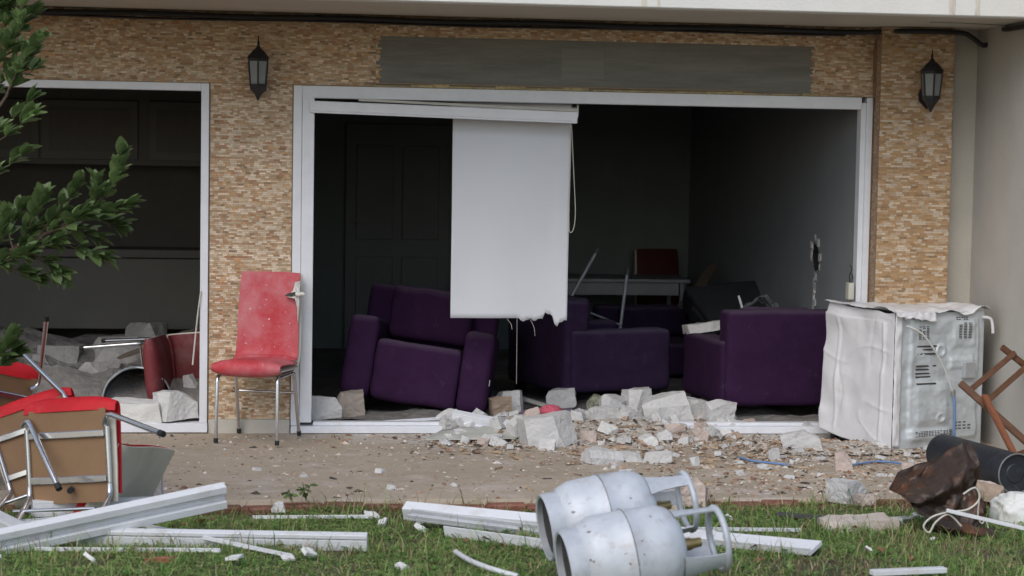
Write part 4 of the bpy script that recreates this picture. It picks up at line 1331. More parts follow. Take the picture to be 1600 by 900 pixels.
chunk(22, 584, 50, 28, 'long pale block at the far left of the left room', Y=1.1, m=DIMC, cuts=3)
chunk(176, 580, 110, 46, 'long slab of broken wall inside the left room', Y=1.25, m=DIMC, cuts=3, depth=.3)
chunk(226, 532, 60, 24, 'pale block perched on the rubble at the back of the left room', Y=1.75, m=DIMC, cuts=2)
chunk(150, 610, 60, 40, 'grey block low in the shade left of the bucket', Y=.7, m=DIMC, cuts=3)
chunk(30, 620, 90, 40, 'broad grey block behind the overturned chairs', Y=.7, m=DIMC, cuts=3)
chunk(1252, 478, 26, 24, 'grey brick end on top of the toppled couch', Y=2.0, cuts=1)
chunk(1262, 500, 40, 50, 'grey slab leaning by the wall behind the right armchair', Y=1.9, cuts=2, tilt=.5)
chunk(1108, 519, 56, 13, 'dusty pale board lying on the seat of the right armchair', Y=1.0, cuts=1, m=BOARD, depth=.3)
for k in range(120):
    fx = 690 + 480 * rnd.random() ** .95
    fy = rnd.uniform(652, 696)
    sz = rnd.uniform(12, 31)
    q = at_z(fx, fy)
    Yq = min(q.y, .26)
    mm = rnd.choices((CONC, PINKST, BOARD, CONCT), (6, 2, 2, 1.2))[0]
    nmk, lbk = {CONC: ('block_fragment', 'fist sized pale fragment of block in the heap along the sill'), PINKST: ('stone_fragment', 'fist sized pinkish stone in the heap along the sill'),
                BOARD: ('plaster_fragment', 'fist sized flat plaster piece in the heap along the sill'), CONCT: ('brick_fragment', 'fist sized brown broken piece in the heap along the sill')}[mm]
    s_ = ppm(Yq)
    p = at_y(fx, fy, Yq)
    zz = max(heap_z(p.x, Yq), .0 if Yq < -.05 else .045)
    o = mesh_obj(nmk, chunk_me(sz / s_, sz * rnd.uniform(.6, 1) / s_, sz * rnd.uniform(.35, .8) / s_, 900 + k, 4, .05), mm, label=lbk, cat='rubble', group='fist sized fragments along the sill, ' + nmk.replace('_', ' '))
    o.location = (p.x, Yq, zz - .012)
    o.rotation_euler = (rnd.uniform(-.5, .5), rnd.uniform(-.5, .5), rnd.uniform(0, 6.3))
# rubble floor in the left room and under the armchair
bm_v, bm_f = [], []
def mound(name, x0, x1, y0, y1, hfun, m, label, step=.07):
    xs, ys = np.arange(x0, x1, step), np.arange(y0, y1, step)
    V = [(x, y, hfun(x, y)) for y in ys for x in xs]
    k = len(xs)
    Fc = [(j * k + i, j * k + i + 1, (j + 1) * k + i + 1, (j + 1) * k + i) for j in range(len(ys) - 1) for i in range(k - 1)]
    return mesh_obj(name, me_from(V, Fc), m, kind='stuff', label=label, cat='rubble')
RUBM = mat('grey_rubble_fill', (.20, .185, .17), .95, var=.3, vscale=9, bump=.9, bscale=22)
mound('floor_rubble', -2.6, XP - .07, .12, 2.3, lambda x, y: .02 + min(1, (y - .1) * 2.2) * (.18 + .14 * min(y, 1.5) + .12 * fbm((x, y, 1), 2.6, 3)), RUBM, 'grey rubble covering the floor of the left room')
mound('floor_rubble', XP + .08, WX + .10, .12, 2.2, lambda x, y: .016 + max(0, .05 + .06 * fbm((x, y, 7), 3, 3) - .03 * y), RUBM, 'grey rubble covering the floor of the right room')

# planks and boards
def stick(name, A, B, wd, th, m, label, cat, group=None, up=(0, 0, 1), taper=.6):
    A, B = Vector(A), Vector(B)
    X = (B - A).normalized()
    Z = Vector(up)
    Z = (Z - X * Z.dot(X)).normalized()
    Y = Z.cross(X)
    Ln = (B - A).length
    bm = bmesh.new()
    rings = []
    for k, (t, s) in enumerate(((0, taper), (.12, 1), (.5, 1.05), (.86, .95), (1, taper * .8))):
        rings.append([bm.verts.new((t * Ln, a * wd / 2 * s + .1 * wd * math.sin(k * 2.1), c * th / 2 * s)) for a, c in ((-1, -1), (1, -1), (1, 1), (-1, 1))])
    for a, c in zip(rings, rings[1:]):
        for k in range(4):
            bm.faces.new((a[k], a[(k + 1) % 4], c[(k + 1) % 4], c[k]))
    bm.faces.new(list(reversed(rings[0])))
    bm.faces.new(rings[-1])
    o = mesh_obj(name, me_bm(bm), m, label=label, cat=cat, group=group)
    o.matrix_world = Matrix.Translation(A) @ Matrix((X, Y, Z)).transposed().to_4x4()
    return o
stick('plank', at_y(808, 620, .75), at_y(915, 652, .25), .03, .02, mat('grey_plank', (.30, .29, .27), .8, var=.2), 'grey plank slanting over the rubble behind the pink wool', 'plank', taper=.95)
profile('window_profile', at_y(706, 658, -.02), at_y(800, 676, -.12), SASH, 'broken white profile on the sill by the armchair', up=(0, -.3, 1), m=WHITE)
profile('window_profile', at_y(560, 664, .1), at_y(700, 655, .14), STRIP, 'thin white bead lying on the window sill', m=WHITE)
sheetm = mat('crumpled_card', (.42, .42, .38), .85, var=.12, vscale=8)
o = sheet('plaster_board', 16, 10, lambda u, v: at_z(672, 690) + Vector((u * .55 - .03 + .12 * v, .0 + v * .26, .012 + .045 * v * (1 - abs(u - .5)) + .014 * noise.noise(Vector((u * 6, v * 5, 1))))), sheetm, None, .006)
tag(o, 'bent grey board lying in front of the white profile by the sill', 'board')
stick('plank', at_z(1014, 684), at_z(1100, 691), .03, .015, WOODT, 'pale wooden batten at the foot of the slanting slab block', 'plank')
stick('plank', at_y(185, 560, 1.0), at_y(305, 515, 1.3), .06, .02, mat('dim_lath', (.20, .16, .12), .8), 'old lath lying across the slab in the left room', 'plank')
stick('plank', at_y(1072, 478, 3.2), at_y(1118, 412, 3.6), .09, .03, mat('dim_board', (.14, .105, .075), .8), 'dim brown board propped up beyond the middle armchair', 'plank')
stick('plank', at_y(1068, 480, 3.0), at_y(1112, 448, 3.1), .16, .04, mat('dim_grey_board', (.17, .155, .14), .8), 'dim grey slab leaning beside the brown board', 'plank', taper=.95)
stick('wood_chip', at_z(298, 674) + Vector((0, 0, .01)), at_z(322, 672) + Vector((0, 0, .02)), .05, .012, mat('brown_bark', (.16, .09, .05), .9), 'dark bark board by the left door jamb', 'plank')

# clear plastic over the right armchair
o = sheet('plastic_film', 20, 14, lambda u, v: at_y(1165, 486, 1.22) + Vector((u * .26, v * .18 + .03 * noise.noise(Vector((u * 4, v * 4, 2))), .11 * math.sin(u * 3.1) * (1 - .5 * v) + .035 * noise.noise(Vector((u * 5, v * 6, 5))))), CLEARP, None, .0008, smooth=False)
tag(o, 'crumpled clear plastic film draped on the right armchair', 'plastic')
stick('white_stick', at_y(1154, 462, 1.25), at_y(1161, 486, 1.25), .014, .014, WHITE, 'short white stick poking up behind the right armchair', 'stick', taper=.9)

# pink and grey wool
pwl = thing('wool_cloth', 'knitted pink and mauve wool thing behind the squarish block', 'cloth', at_y(860, 654, .12))
def blob_me(rx, ry, rz, amp, fs_, seed, sub=4):
    bm = bmesh.new()
    bmesh.ops.create_icosphere(bm, subdivisions=sub, radius=1)
    for v in bm.verts:
        d = 1 + amp * noise.noise(v.co * fs_ + Vector((seed, 0, 0))) + amp * .5 * noise.noise(v.co * fs_ * 3)
        v.co = Vector((v.co.x * rx, v.co.y * ry, v.co.z * rz)) * d
    return me_bm(bm, True)
mesh_obj('pink_wool', blob_me(.082, .07, .060, .14, 6, 1), PINKW, pwl, loc=(0, 0, .03))
mesh_obj('grey_wool', blob_me(.075, .06, .042, .22, 5, 3), GREYW, pwl, loc=(-.125, .03, .015))
mesh_obj('grey_wool', blob_me(.075, .06, .042, .22, 5, 5), GREYW, pwl, loc=(.12, .02, .02))

# bucket in the left doorway
bk = thing('bucket', 'dark metal bucket lying in the left doorway, mouth facing out', 'bucket')
p = at_y(214, 626, .30)
bk.location = p + Vector((0, 0, .0))
ax = Vector((.04, -1, .10)).normalized()
bk.rotation_euler = ax.to_track_quat('Z', 'Y').to_euler()
mesh_obj('shell', lathe_me([(0, -.40), (.17, -.40), (.19, -.36), (.215, .0), (.209, .0), (.184, -.355), (.165, -.392), (0, -.392)], 36), BUCKM, bk)
mesh_obj('rim', tube_me([(.214 * math.cos(2 * math.pi * k / 36), .214 * math.sin(2 * math.pi * k / 36), .0) for k in range(36)], .0075, 8, closed=True), RIMM, bk)
mesh_obj('handle', tube_me(smooth_path([(.21 * math.cos(a), .21 * math.sin(a), .015 + .05 * math.sin(2 * a) ** 2) for a in (R(40), R(65), R(90), R(115), R(140))]), .006, 6), RIMM, bk)

# ------------------------------------------------------------------ right hand junk
wf = thing('broken_wooden_frame', 'broken brown wooden chair frame leaning at the right wall', 'chair frame')
def rail(a, c, Ya, Yb, wd, m, name):
    A, B = at_y(a[0], a[1], Ya), at_y(c[0], c[1], Yb)
    X = (B - A).normalized()
    Z = (Vector((0, -1, .2)) - X * Vector((0, -1, .2)).dot(X)).normalized()
    Y = Z.cross(X)
    bm = bmesh.new()
    bm_box(bm, 0, (B - A).length, -wd / 2, wd / 2, -wd * .35, wd * .35)
    bmesh.ops.bevel(bm, geom=list(bm.edges), offset=.004, segments=2, affect='EDGES')
    o = mesh_obj(name, me_bm(bm), m, wf)
    o.matrix_local = Matrix.Translation(A) @ Matrix((X, Y, Z)).transposed().to_4x4()
rail((1565, 542), (1640, 602), -1.05, -1.0, .036, WOODD, 'rail')
rail((1586, 551), (1513, 612), -1.05, -1.20, .032, WOODD, 'rung')
rail((1618, 560), (1541, 628), -1.02, -1.22, .032, WOODD, 'rung')
rail((1500, 598), (1632, 716), -1.22, -1.35, .040, WOODD, 'rail')
rail((1538, 618), (1618, 775), -1.25, -2.05, .036, WOODO, 'leg')
rail((1575, 715), (1650, 690), -1.40, -1.30, .030, WOODD, 'rung')
dm = thing('steel_drum', 'black dented metal drum lying on the patio at right', 'drum')
A, B = at_z(1471, 737), at_z(1587, 772)
RR = .108
ax = (B - A).normalized()
dm.location = A + Vector((0, 0, RR))
dm.rotation_euler = ax.to_track_quat('Z', 'Y').to_euler()
Ln = (B - A).length
bme = lathe_me([(0, 0), (RR * .9, 0), (RR, .008), (RR, Ln * .33), (RR, Ln * .66), (RR, Ln - .012), (RR * .965, Ln), (RR * .94, Ln - .012), (RR * .5, Ln - .014), (RR * .45, Ln - .009), (0, Ln - .008)], 40)
mesh_obj('shell', bme, DRUM, dm)
mesh_obj('rim', tube_me([(RR * .985 * math.cos(2 * math.pi * k / 36), RR * .985 * math.sin(2 * math.pi * k / 36), Ln) for k in range(36)], .0045, 6, closed=True), mat('worn_drum_rim', (.22, .22, .21), .5, metal=.4), dm)

# crumpled rusty sheet
rs = thing('rusty_sheet', 'crumpled rusty brown sheet metal standing by the kerb', 'scrap metal')
ro = at_z(1466, 838, .02)
rY = ro.y
OX = 14
outline_top = [(1396, 778), (1418, 760), (1448, 745), (1482, 726), (1512, 702), (1528, 708)]
outline_bot = [(1408, 790), (1424, 808), (1450, 822), (1478, 832), (1502, 838), (1526, 826)]
def rus(u, v):
    s = u * 5
    k = min(int(s), 4)
    f = s - k
    tp = (outline_top[k][0] * (1 - f) + outline_top[k + 1][0] * f, outline_top[k][1] * (1 - f) + outline_top[k + 1][1] * f)
    bt = (outline_bot[k][0] * (1 - f) + outline_bot[k + 1][0] * f, outline_bot[k][1] * (1 - f) + outline_bot[k + 1][1] * f)
    q = (tp[0] * (1 - v) + bt[0] * v, tp[1] * (1 - v) + bt[1] * v)
    p = at_y(q[0] + OX, q[1] - 4, rY)
    dep = -.14 * math.sin(min(1, v * 1.15) * math.pi * .62) - .05 * math.cos(u * 3)
    dep += .05 * math.sin(v * 9 + u * 3.0) * (.4 + .6 * u) + .035 * noise.noise(Vector((u * 3, v * 4, 2))) - .05 * abs(noise.noise(Vector((u * 4.5 + v, v * 3.2, 6)))) + .018 * abs(noise.noise(Vector((u * 9, v * 8, 3))))
    return p + Vector((0, dep + .16, .012 * noise.noise(Vector((u * 5, v * 5, 8)))))
o = sheet('front_fold', 40, 40, rus, RUST, rs, .004)
o = sheet('back_fold', 30, 30, lambda u, v: rus(u, v * .9 + .02) + Vector((.02 + .05 * v, .16 + .05 * math.sin(u * 6), -.015 + .02 * math.sin(u * 7))), RUST, rs, .004)
o = sheet('lower_flap', 24, 12, lambda u, v: at_y(1455 + u * 95, 806 + 22 * u + v * (24 - 6 * u), rY - .12) + Vector((0, -.05 * math.sin(v * 3.1) + .02 * noise.noise(Vector((u * 5, v * 3, 3))), .01 * noise.noise(Vector((u * 6, v, 3))))), RUST, rs, .004)
cp = [at_y(a, c, rY - .2) for a, c in ((1505, 772), (1524, 762), (1530, 780), (1512, 796), (1482, 800), (1456, 808), (1443, 822), (1452, 832), (1462, 816), (1482, 804), (1502, 822))]
mesh_obj('cream_cable', tube_me(smooth_path(cp, 5), .0045, 6), CORD, label='cream cable looped over the rusty sheet', cat='cable')
cp = [at_y(a, c, rY - .02) for a, c in ((1530, 782), (1528, 805), (1534, 818), (1540, 812), (1545, 830))]
mesh_obj('cream_cable', tube_me(smooth_path(cp, 5), .0035, 6), CORD, label='short cream wire hanging between the rusty sheet and the sack', cat='cable')
# white sack
sk = at_y(1600, 858, -3.2)
bm = bmesh.new()
bmesh.ops.create_icosphere(bm, subdivisions=5, radius=1)
for v in bm.verts:
    c = v.co.copy()
    e = lambda t, p_: math.copysign(abs(t) ** p_, t)
    c = Vector((e(c.x, .6), e(c.y, .6), e(c.z, .6)))
    d = 1 + .10 * noise.noise(v.co * 2.2) + .05 * abs(noise.noise(v.co * 5 + Vector((3, 0, 0)))) * -1 + .05 * noise.noise(v.co * 7) - .10 * abs(noise.noise(v.co * 3.1 + Vector((1, 5, 2))))
    v.co = Vector((c.x * .165, c.y * .12, c.z * .145)) * d + Vector((0, 0, .13))
mesh_obj('plastic_sack', me_bm(bm, True), SACK, label='crumpled white plastic sack at the right edge of the lawn', cat='sack', loc=(sk.x + .0, sk.y, sk.z))
# blue hose on the patio
hz_ = lambda a, c: at_z(a, c, .012)
mesh_obj('water_hose', tube_me(smooth_path([hz_(1155, 714), hz_(1170, 719), hz_(1192, 722), hz_(1230, 726)]), .006, 8), BLUEH, label='short blue hose end on the patio left of the stove', cat='hose')
mesh_obj('water_hose', tube_me(smooth_path([hz_(1322, 728), hz_(1345, 724), hz_(1372, 721), hz_(1400, 723), hz_(1425, 728), hz_(1455, 727)]), .006, 8), BLUEH, label='blue hose curving over the patio below the stove', cat='hose')

# ------------------------------------------------------------------ debris scattered on the patio
def surf_z(x, y):
    return max(patio_z(x, y), heap_z(x, y) if (.7 < x < 3.9 and -1.3 < y < .7) else -1)
shard_kinds = [
    ('wood_splinter', WOODT, 'small tan wood splinter lying on the patio', 'splinter', 'wood splinters on the patio', (.06, .15), (.012, .022), (.006, .012)),
    ('plaster_chip', CONC, 'small white plaster chip lying on the patio', 'chip', 'plaster chips on the patio', (.025, .06), (.02, .04), (.012, .026)),
    ('tile_shard', mat('red_brown_shard', (.25, .15, .105), .85, var=.2, objrand=.3), 'small red brown tile shard lying on the patio', 'shard', 'tile shards on the patio', (.035, .09), (.02, .035), (.006, .014)),
    ('dark_scrap', mat('dark_scrap', (.06, .05, .042), .85, var=.3, objrand=.3), 'small dark scrap lying on the patio', 'scrap', 'dark scraps on the patio', (.04, .10), (.012, .03), (.005, .012)),
]
meshes = {}
for nm, m, lb, ct, gp, l_, w_, h_ in shard_kinds:
    meshes[nm] = []
    for k in range(5):
        me = chunk_me(rnd.uniform(*l_), rnd.uniform(*w_), rnd.uniform(*h_), 300 + k * 13 + len(nm), 3, .06)
        me.materials.append(m)
        meshes[nm].append(me)
pts_used = []
for k in range(230):
    kind = rnd.choices(shard_kinds, (3.4, 3, 2, 1.8))[0]
    if rnd.random() < .55:
        x, y = rnd.gauss(3.0, .75), rnd.uniform(-2.2, -.45)
    elif rnd.random() < .5:
        x, y = rnd.gauss(1.9, .7), rnd.gauss(-.35, .3)
    else:
        x, y = rnd.uniform(-.9, 4.2), rnd.uniform(-2.3, -.1)
    if not (-1.2 < x < 4.3 and -2.36 < y < -.06): continue
    o = bpy.data.objects.new(kind[0], rnd.choice(meshes[kind[0]]))
    link(o, None, kind[2], kind[3], kind[4])
    o.location = (x, y, surf_z(x, y) - .002)
    o.rotation_euler = (rnd.uniform(-.15, .15), rnd.uniform(-.15, .15), rnd.uniform(0, 6.3))
# fine crumbs nobody could count
CV, CF, CK = [], [], []
ccol = [((.52, .48, .43), 2.6), ((.33, .26, .19), 3.4), ((.22, .13, .08), 2), ((.08, .065, .05), 2), ((.42, .35, .29), 4), ((.36, .21, .12), .7)]
for k in range(7500):
    r_ = rnd.random()
    if r_ < .42: x, y = rnd.gauss(3.1, .7), rnd.uniform(-2.3, -.3)
    elif r_ < .72: x, y = rnd.gauss(1.9, .85), rnd.gauss(-.28, .28)
    else: x, y = rnd.uniform(-1.6, 4.3), rnd.uniform(-2.4, -.06)
    if not (-2 < x < 4.35 and -2.42 < y < -.05): continue
    z = surf_z(x, y) - .001
    s = rnd.uniform(.003, .011) * (1.6 if rnd.random() < .1 else 1)
    a = rnd.uniform(0, 6.3)
    el = rnd.uniform(1, 2.4)
    ca, sa = math.cos(a) * s, math.sin(a) * s
    h = s * rnd.uniform(.4, 1.2)
    i = len(CV)
    CV += [(x - ca * el, y - sa * el, z), (x + sa, y - ca, z), (x + ca * el, y + sa * el, z), (x - sa, y + ca, z), (x + ca * .3, y, z + h), (x - ca * .4, y + sa * .2, z + h * .8)]
    fcs = [(i, i + 1, i + 5), (i + 1, i + 4, i + 5), (i + 1, i + 2, i + 4), (i + 2, i + 3, i + 4), (i + 3, i + 5, i + 4), (i + 3, i, i + 5)]
    CF += fcs
    c = rnd.choices([q[0] for q in ccol], [q[1] for q in ccol])[0]
    s2 = rnd.uniform(.8, 1.2)
    CK += [(c[0] * s2, c[1] * s2, c[2] * s2, 1)] * 6
me = me_from(CV, CF)
at = me.attributes.new('Col', 'FLOAT_COLOR', 'FACE')
at.data.foreach_set('color', np.array(CK, dtype=np.float32).ravel())
mesh_obj('debris_crumbs', me, CHIPM, kind='stuff', label='fine crumbs of plaster and wood strewn over the patio', cat='debris')

# ------------------------------------------------------------------ grass and clover
rng = np.random.default_rng(5)
GV, GF, GK = [], [], []
def blade(x, y, z, h, a, lean, wdt, col):
    ca, sa = math.cos(a), math.sin(a)
    i = len(GV)
    m1 = .5
    GV.extend([(x - sa * wdt, y + ca * wdt, z), (x + sa * wdt, y - ca * wdt, z),
               (x + ca * lean * .35 * h - sa * wdt * .7, y + sa * lean * .35 * h + ca * wdt * .7, z + h * m1),
               (x + ca * lean * .35 * h + sa * wdt * .7, y + sa * lean * .35 * h - ca * wdt * .7, z + h * m1),
               (x + ca * lean * h, y + sa * lean * h, z + h * (1 - .25 * lean))])
    GF.extend([(i, i + 1, i + 3, i + 2), (i + 2, i + 3, i + 4)])
    GK.extend([col, col])
def leaf3(x, y, z, s, col):
    for k in range(3):
        a = rng.uniform(0, .6) + k * 2.1
        ca, sa = math.cos(a), math.sin(a)
        t = rng.uniform(-.2, .5) * s
        i = len(GV)
        GV.extend([(x, y, z), (x + ca * s * .6 - sa * s * .45, y + sa * s * .6 + ca * s * .45, z + t * .6), (x + ca * s, y + sa * s, z + t), (x + ca * s * .6 + sa * s * .45, y + sa * s * .6 - ca * s * .45, z + t * .6)])
        GF.append((i, i + 1, i + 2, i + 3))
        GK.append(col)
greens = [(.125, .225, .052), (.175, .285, .072), (.085, .175, .044), (.26, .33, .11), (.21, .24, .080)]
drys = [(.30, .24, .13), (.22, .165, .085), (.38, .31, .19), (.17, .12, .065)]
n_try = 0
while n_try < 90000:
    n_try += 1
    y = -2.44 - 3.68 * rng.random() ** .95
    dd = y + 12
    x0, x1 = -.134 * dd - .15 + .0, .134 * dd * 2.9 + .2
    xc = dd * math.tan(YAW)
    x = xc + rng.uniform(-1, 1) * dd * .285
    nzv = noise.noise(Vector((x * 1.1, y * 1.1, 2))) + .5 * noise.noise(Vector((x * 3, y * 3, 6)))
    dry = .24 + .6 * max(0, nzv) + .45 * math.exp(-((y + 2.6) / .22) ** 2)
    dens = .80 + .4 * noise.noise(Vector((x * 1.7, y * 1.7, 11)))
    if rng.random() > dens - (.35 if nzv > .35 else 0): continue
    z = lawn_z(x, y) - .004
    isdry = rng.random() < dry
    cb = (drys if isdry else greens)[rng.integers(0, 4 if isdry else 5)]
    s = rng.uniform(.85, 1.5)
    col = (cb[0] * s, cb[1] * s, cb[2] * s, 1)
    tall = rng.random()
    h = rng.uniform(.012, .040) * (1 + .5 * max(0, -nzv))
    if tall < .13: h *= rng.uniform(1.6, 2.8)
    if noise.noise(Vector((x * .8, y * 1.2, 31))) > .12: h *= 1.45
    if y > -2.62: h *= 1.5
    blade(x, y, z, h, rng.uniform(0, 6.28), rng.uniform(.2, 1.4), rng.uniform(.0016, .0034), col)
    if rng.random() < .36 * (1 if nzv < .1 else .25):
        g = greens[rng.integers(0, 4)]
        s = rng.uniform(.75, 1.35)
        leaf3(x + rng.uniform(-.02, .02), y, z + rng.uniform(.008, .030), rng.uniform(.008, .019), (g[0] * s, g[1] * s * 1.02, g[2] * s, 1))
# broad leaved rosettes and bare earthy tufts between the blades
for k in range(900):
    y = -2.55 - 3.4 * rng.random()
    dd = y + 12
    x = dd * math.tan(YAW) + rng.uniform(-1, 1) * dd * .285
    if noise.noise(Vector((x * 1.3, y * 1.3, 21))) < -.05: continue
    z = lawn_z(x, y)
    g = greens[rng.integers(0, 5)]
    s0 = rng.uniform(.012, .036)
    for q in range(rng.integers(4, 8)):
        a = rng.uniform(0, 6.28)
        ca, sa = math.cos(a), math.sin(a)
        up = rng.uniform(.25, 1.1)
        i = len(GV)
        wq = s0 * .28
        GV.extend([(x, y, z + .004), (x + ca * s0 * .55 - sa * wq, y + sa * s0 * .55 + ca * wq, z + s0 * .6 * up), (x + ca * s0, y + sa * s0, z + s0 * .75 * up), (x + ca * s0 * .55 + sa * wq, y + sa * s0 * .55 - ca * wq, z + s0 * .6 * up)])
        GF.append((i, i + 1, i + 2, i + 3))
        t_ = rng.uniform(.8, 1.35)
        GK.append((g[0] * t_, g[1] * t_, g[2] * t_, 1))
# a few long dry stalks
for k in range(60):
    x, y = rng.uniform(-1.3, 4.0), rng.uniform(-4.6, -2.6)
    col = drys[rng.integers(0, 3)]
    blade(x, y, lawn_z(x, y), rng.uniform(.10, .22), rng.uniform(0, 6.28), rng.uniform(.3, 1.5), .002, (*col, 1))
me = me_from(GV, GF)
at = me.attributes.new('Col', 'FLOAT_COLOR', 'FACE')
at.data.foreach_set('color', np.array(GK, dtype=np.float32).ravel())
mesh_obj('grass', me, GRASSM, kind='stuff', label='short grass and clover with dry patches', cat='grass')
# litter on the lawn
DRYL = mat('dry_brown_leaf', (.20, .105, .05), .8, var=.25, objrand=.35)
dl_me = me_from([(0, 0, 0), (.02, .014, .008), (.045, 0, .004), (.02, -.014, .010)], [(0, 1, 2), (0, 2, 3)])
dl_me.materials.append(DRYL)
sc_me = [chunk_me(rnd.uniform(.03, .06), rnd.uniform(.02, .04), rnd.uniform(.004, .012), 700 + k, 3, .05) for k in range(4)]
for me_ in sc_me: me_.materials.append(BOARD)
for k in range(70):
    y = rnd.uniform(-4.6, -2.6)
    x = (y + 12) * math.tan(YAW) + rnd.uniform(-1, 1) * (y + 12) * .27
    if k < 46:
        o = link(bpy.data.objects.new('dry_leaf', dl_me), None, 'small brown dry leaf lying in the grass', 'leaf', 'dry leaves in the grass')
    else:
        o = link(bpy.data.objects.new('plaster_scrap', rnd.choice(sc_me)), None, 'small white plaster scrap lying in the grass', 'scrap', 'white scraps in the grass')
    o.location = (x, y, lawn_z(x, y) + rnd.uniform(.014, .03))
    o.rotation_euler = (rnd.uniform(-.6, .6), rnd.uniform(-.6, .6), rnd.uniform(0, 6.3))
    o.scale = (rnd.uniform(.8, 1.4),) * 3
p = at_lawn(250, 878, .01)
mesh_obj('roof_tile_shard', chunk_me(.12, .05, .02, 77, 3, .05), mat('terracotta', (.30, .115, .065), .85, var=.2), label='terracotta shard in the grass at lower left', cat='tile', loc=p)
# weeds at the patio edge
def weed(px, py, Y, h, nl, label):
    t = thing('weed', label, 'plant', at_y(px, py, Y))
    base = Vector((0, 0, 0))
    for k in range(nl):
        a = rnd.uniform(0, 6.3)
        tip = Vector((math.cos(a) * h * .35, math.sin(a) * h * .35, h * rnd.uniform(.6, 1)))
        mesh_obj('stem', tube_me([base, tip * .5 + Vector((0, 0, .01)), tip], .0018, 4), LEAFM, t)
        for q in range(3):
            c = tip * rnd.uniform(.5, 1)
            o = mesh_obj('leaf', LEAF_ME, None, t, loc=c, rot=(rnd.uniform(-.6, .6), rnd.uniform(-.6, .6), rnd.uniform(0, 6.3)))
            o.scale = (rnd.uniform(.4, .7),) * 3

# ------------------------------------------------------------------ tree at the left edge
def leaf_mesh():
    V, Fc = [], []
    Ln = .075
    prof = [(0, .0), (.16, .0095), (.40, .0195), (.64, .0190), (.86, .0100), (1, 0)]
    for k, (t, wd) in enumerate(prof):
        zc = -.010 * t * t
        V += [(t * Ln, 0, zc), (t * Ln, wd, zc + wd * .38), (t * Ln, -wd, zc + wd * .38)]
    for k in range(5):
        a, c = k * 3, k * 3 + 3
        Fc += [(a, c, c + 1, a + 1), (a, a + 2, c + 2, c)]
    me = me_from(V, Fc, True)
    me.materials.append(LEAFM)
    return me
LEAF_ME = leaf_mesh()
tree = thing('tree', 'leafy evergreen tree reaching in from the left edge', 'tree')
TY = -3.3
tp0 = at_y(-150, 830, TY)
tz0 = lawn_z(tp0.x, TY)
trunk_pts = [Vector((tp0.x, TY, tz0 - .05)), Vector((tp0.x + .02, TY, .5)), Vector((tp0.x - .03, TY + .05, 1.1)), Vector((tp0.x + .02, TY, 1.7)), Vector((tp0.x, TY, 2.6))]
sp = smooth_path(trunk_pts, 5)
mesh_obj('trunk', tube_me(sp, [.055 - .032 * i / (len(sp) - 1) for i in range(len(sp))], 10), BARK, tree)
leaf_n = 0
shown, extra_v, extra_f = [0], [], []
def place_leaf(p, d, s, roll):
    global leaf_n
    leaf_n += 1
    q = d.to_track_quat('X', 'Z')
    v_ = p - CAM
    dep = v_.dot(_fw)
    px, py = 800 + F * v_.dot(_rt) / dep, 450 - F * v_.dot(_up) / dep
    if not (-25 < px < 240 and -25 < py < 640) or leaf_n % 7 == 3 and px < 60 or shown[0] >= 300:
        M = Matrix.Translation(p) @ (q @ Euler((roll, 0, 0)).to_quaternion()).to_matrix().to_4x4() @ Matrix.Scale(s, 4)
        i = len(extra_v)
        extra_v.extend([M @ v.co for v in LEAF_ME.vertices])
        extra_f.extend([tuple(i + k for k in f.vertices) for f in LEAF_ME.polygons])
        return
    shown[0] += 1
    o = bpy.data.objects.new('leaf', LEAF_ME)
    C.objects.link(o)
    o.parent = tree
    o.location = p
    o.rotation_euler = (q @ Euler((roll, 0, 0)).to_quaternion()).to_euler()
    o.scale = (s, s * rnd.uniform(.85, 1.15), s)
def twig(pts, r0=.006, whorls=(.55, .75, .9, 1.0), per=(4, 4, 5, 6), spread=.85, size=1.0):
    P3 = smooth_path(pts, 5)
    nn = len(P3)
    mesh_obj('branch', tube_me(P3, [r0 * (1 - .65 * i / (nn - 1)) for i in range(nn)], 6), BARK, tree)
    for wv, np_ in zip(whorls, per):
        i = min(int(wv * (nn - 1)), nn - 1)
        p = P3[i]
        t = (P3[min(i + 1, nn - 1)] - P3[max(i - 1, 0)]).normalized()
        a0 = rnd.uniform(0, 6.3)
        u = t.orthogonal().normalized()
        v = t.cross(u)
        np_ = int(np_ * 2.0)
        for k in range(np_):
            a = a0 + k * 2.4
            out = u * math.cos(a) + v * math.sin(a)
            sp_ = spread * rnd.uniform(.45, 1.25) * (.75 if wv > .95 else 1)
            d = (t * 1.0 + out * sp_ + Vector((0, 0, .42))).normalized()
            place_leaf(p + t * rnd.uniform(-.012, .012), d, size * rnd.uniform(.7, 1.3), rnd.uniform(-.6, .6))
def T(px, py, dy=0.0): return at_y(px, py, TY + dy)
tk = lambda z: Vector((tp0.x, TY, z))
twig([tk(1.75), T(-60, 210), T(10, 150), T(30, 40), T(34, -20)], .009, (.55, .66, .76, .86, .95, 1), (6, 6, 7, 7, 7, 7))
twig([T(12, 145), T(30, 105, -.05), T(56, 70, -.08)], .004, (.4, .7, .9, 1), (4, 5, 5, 6))
twig([T(15, 130), T(-5, 90, .06), T(8, 40, .08)], .004, (.4, .7, 1), (5, 5, 6))
twig([T(-40, 225), T(5, 200, .04), T(45, 160, .06)], .004, (.45, .75, 1), (4, 5, 6))
twig([T(-40, 245), T(10, 212, -.06), T(44, 185, -.08)], .003, (.5, .8, 1), (4, 4, 5))
twig([T(-50, 300), T(0, 268, .05), T(34, 242, .05)], .004, (.4, .7, 1), (4, 5, 6))
twig([T(2, 160), T(20, 135), T(52, 110, .05)], .003, (.5, 1), (4, 5))
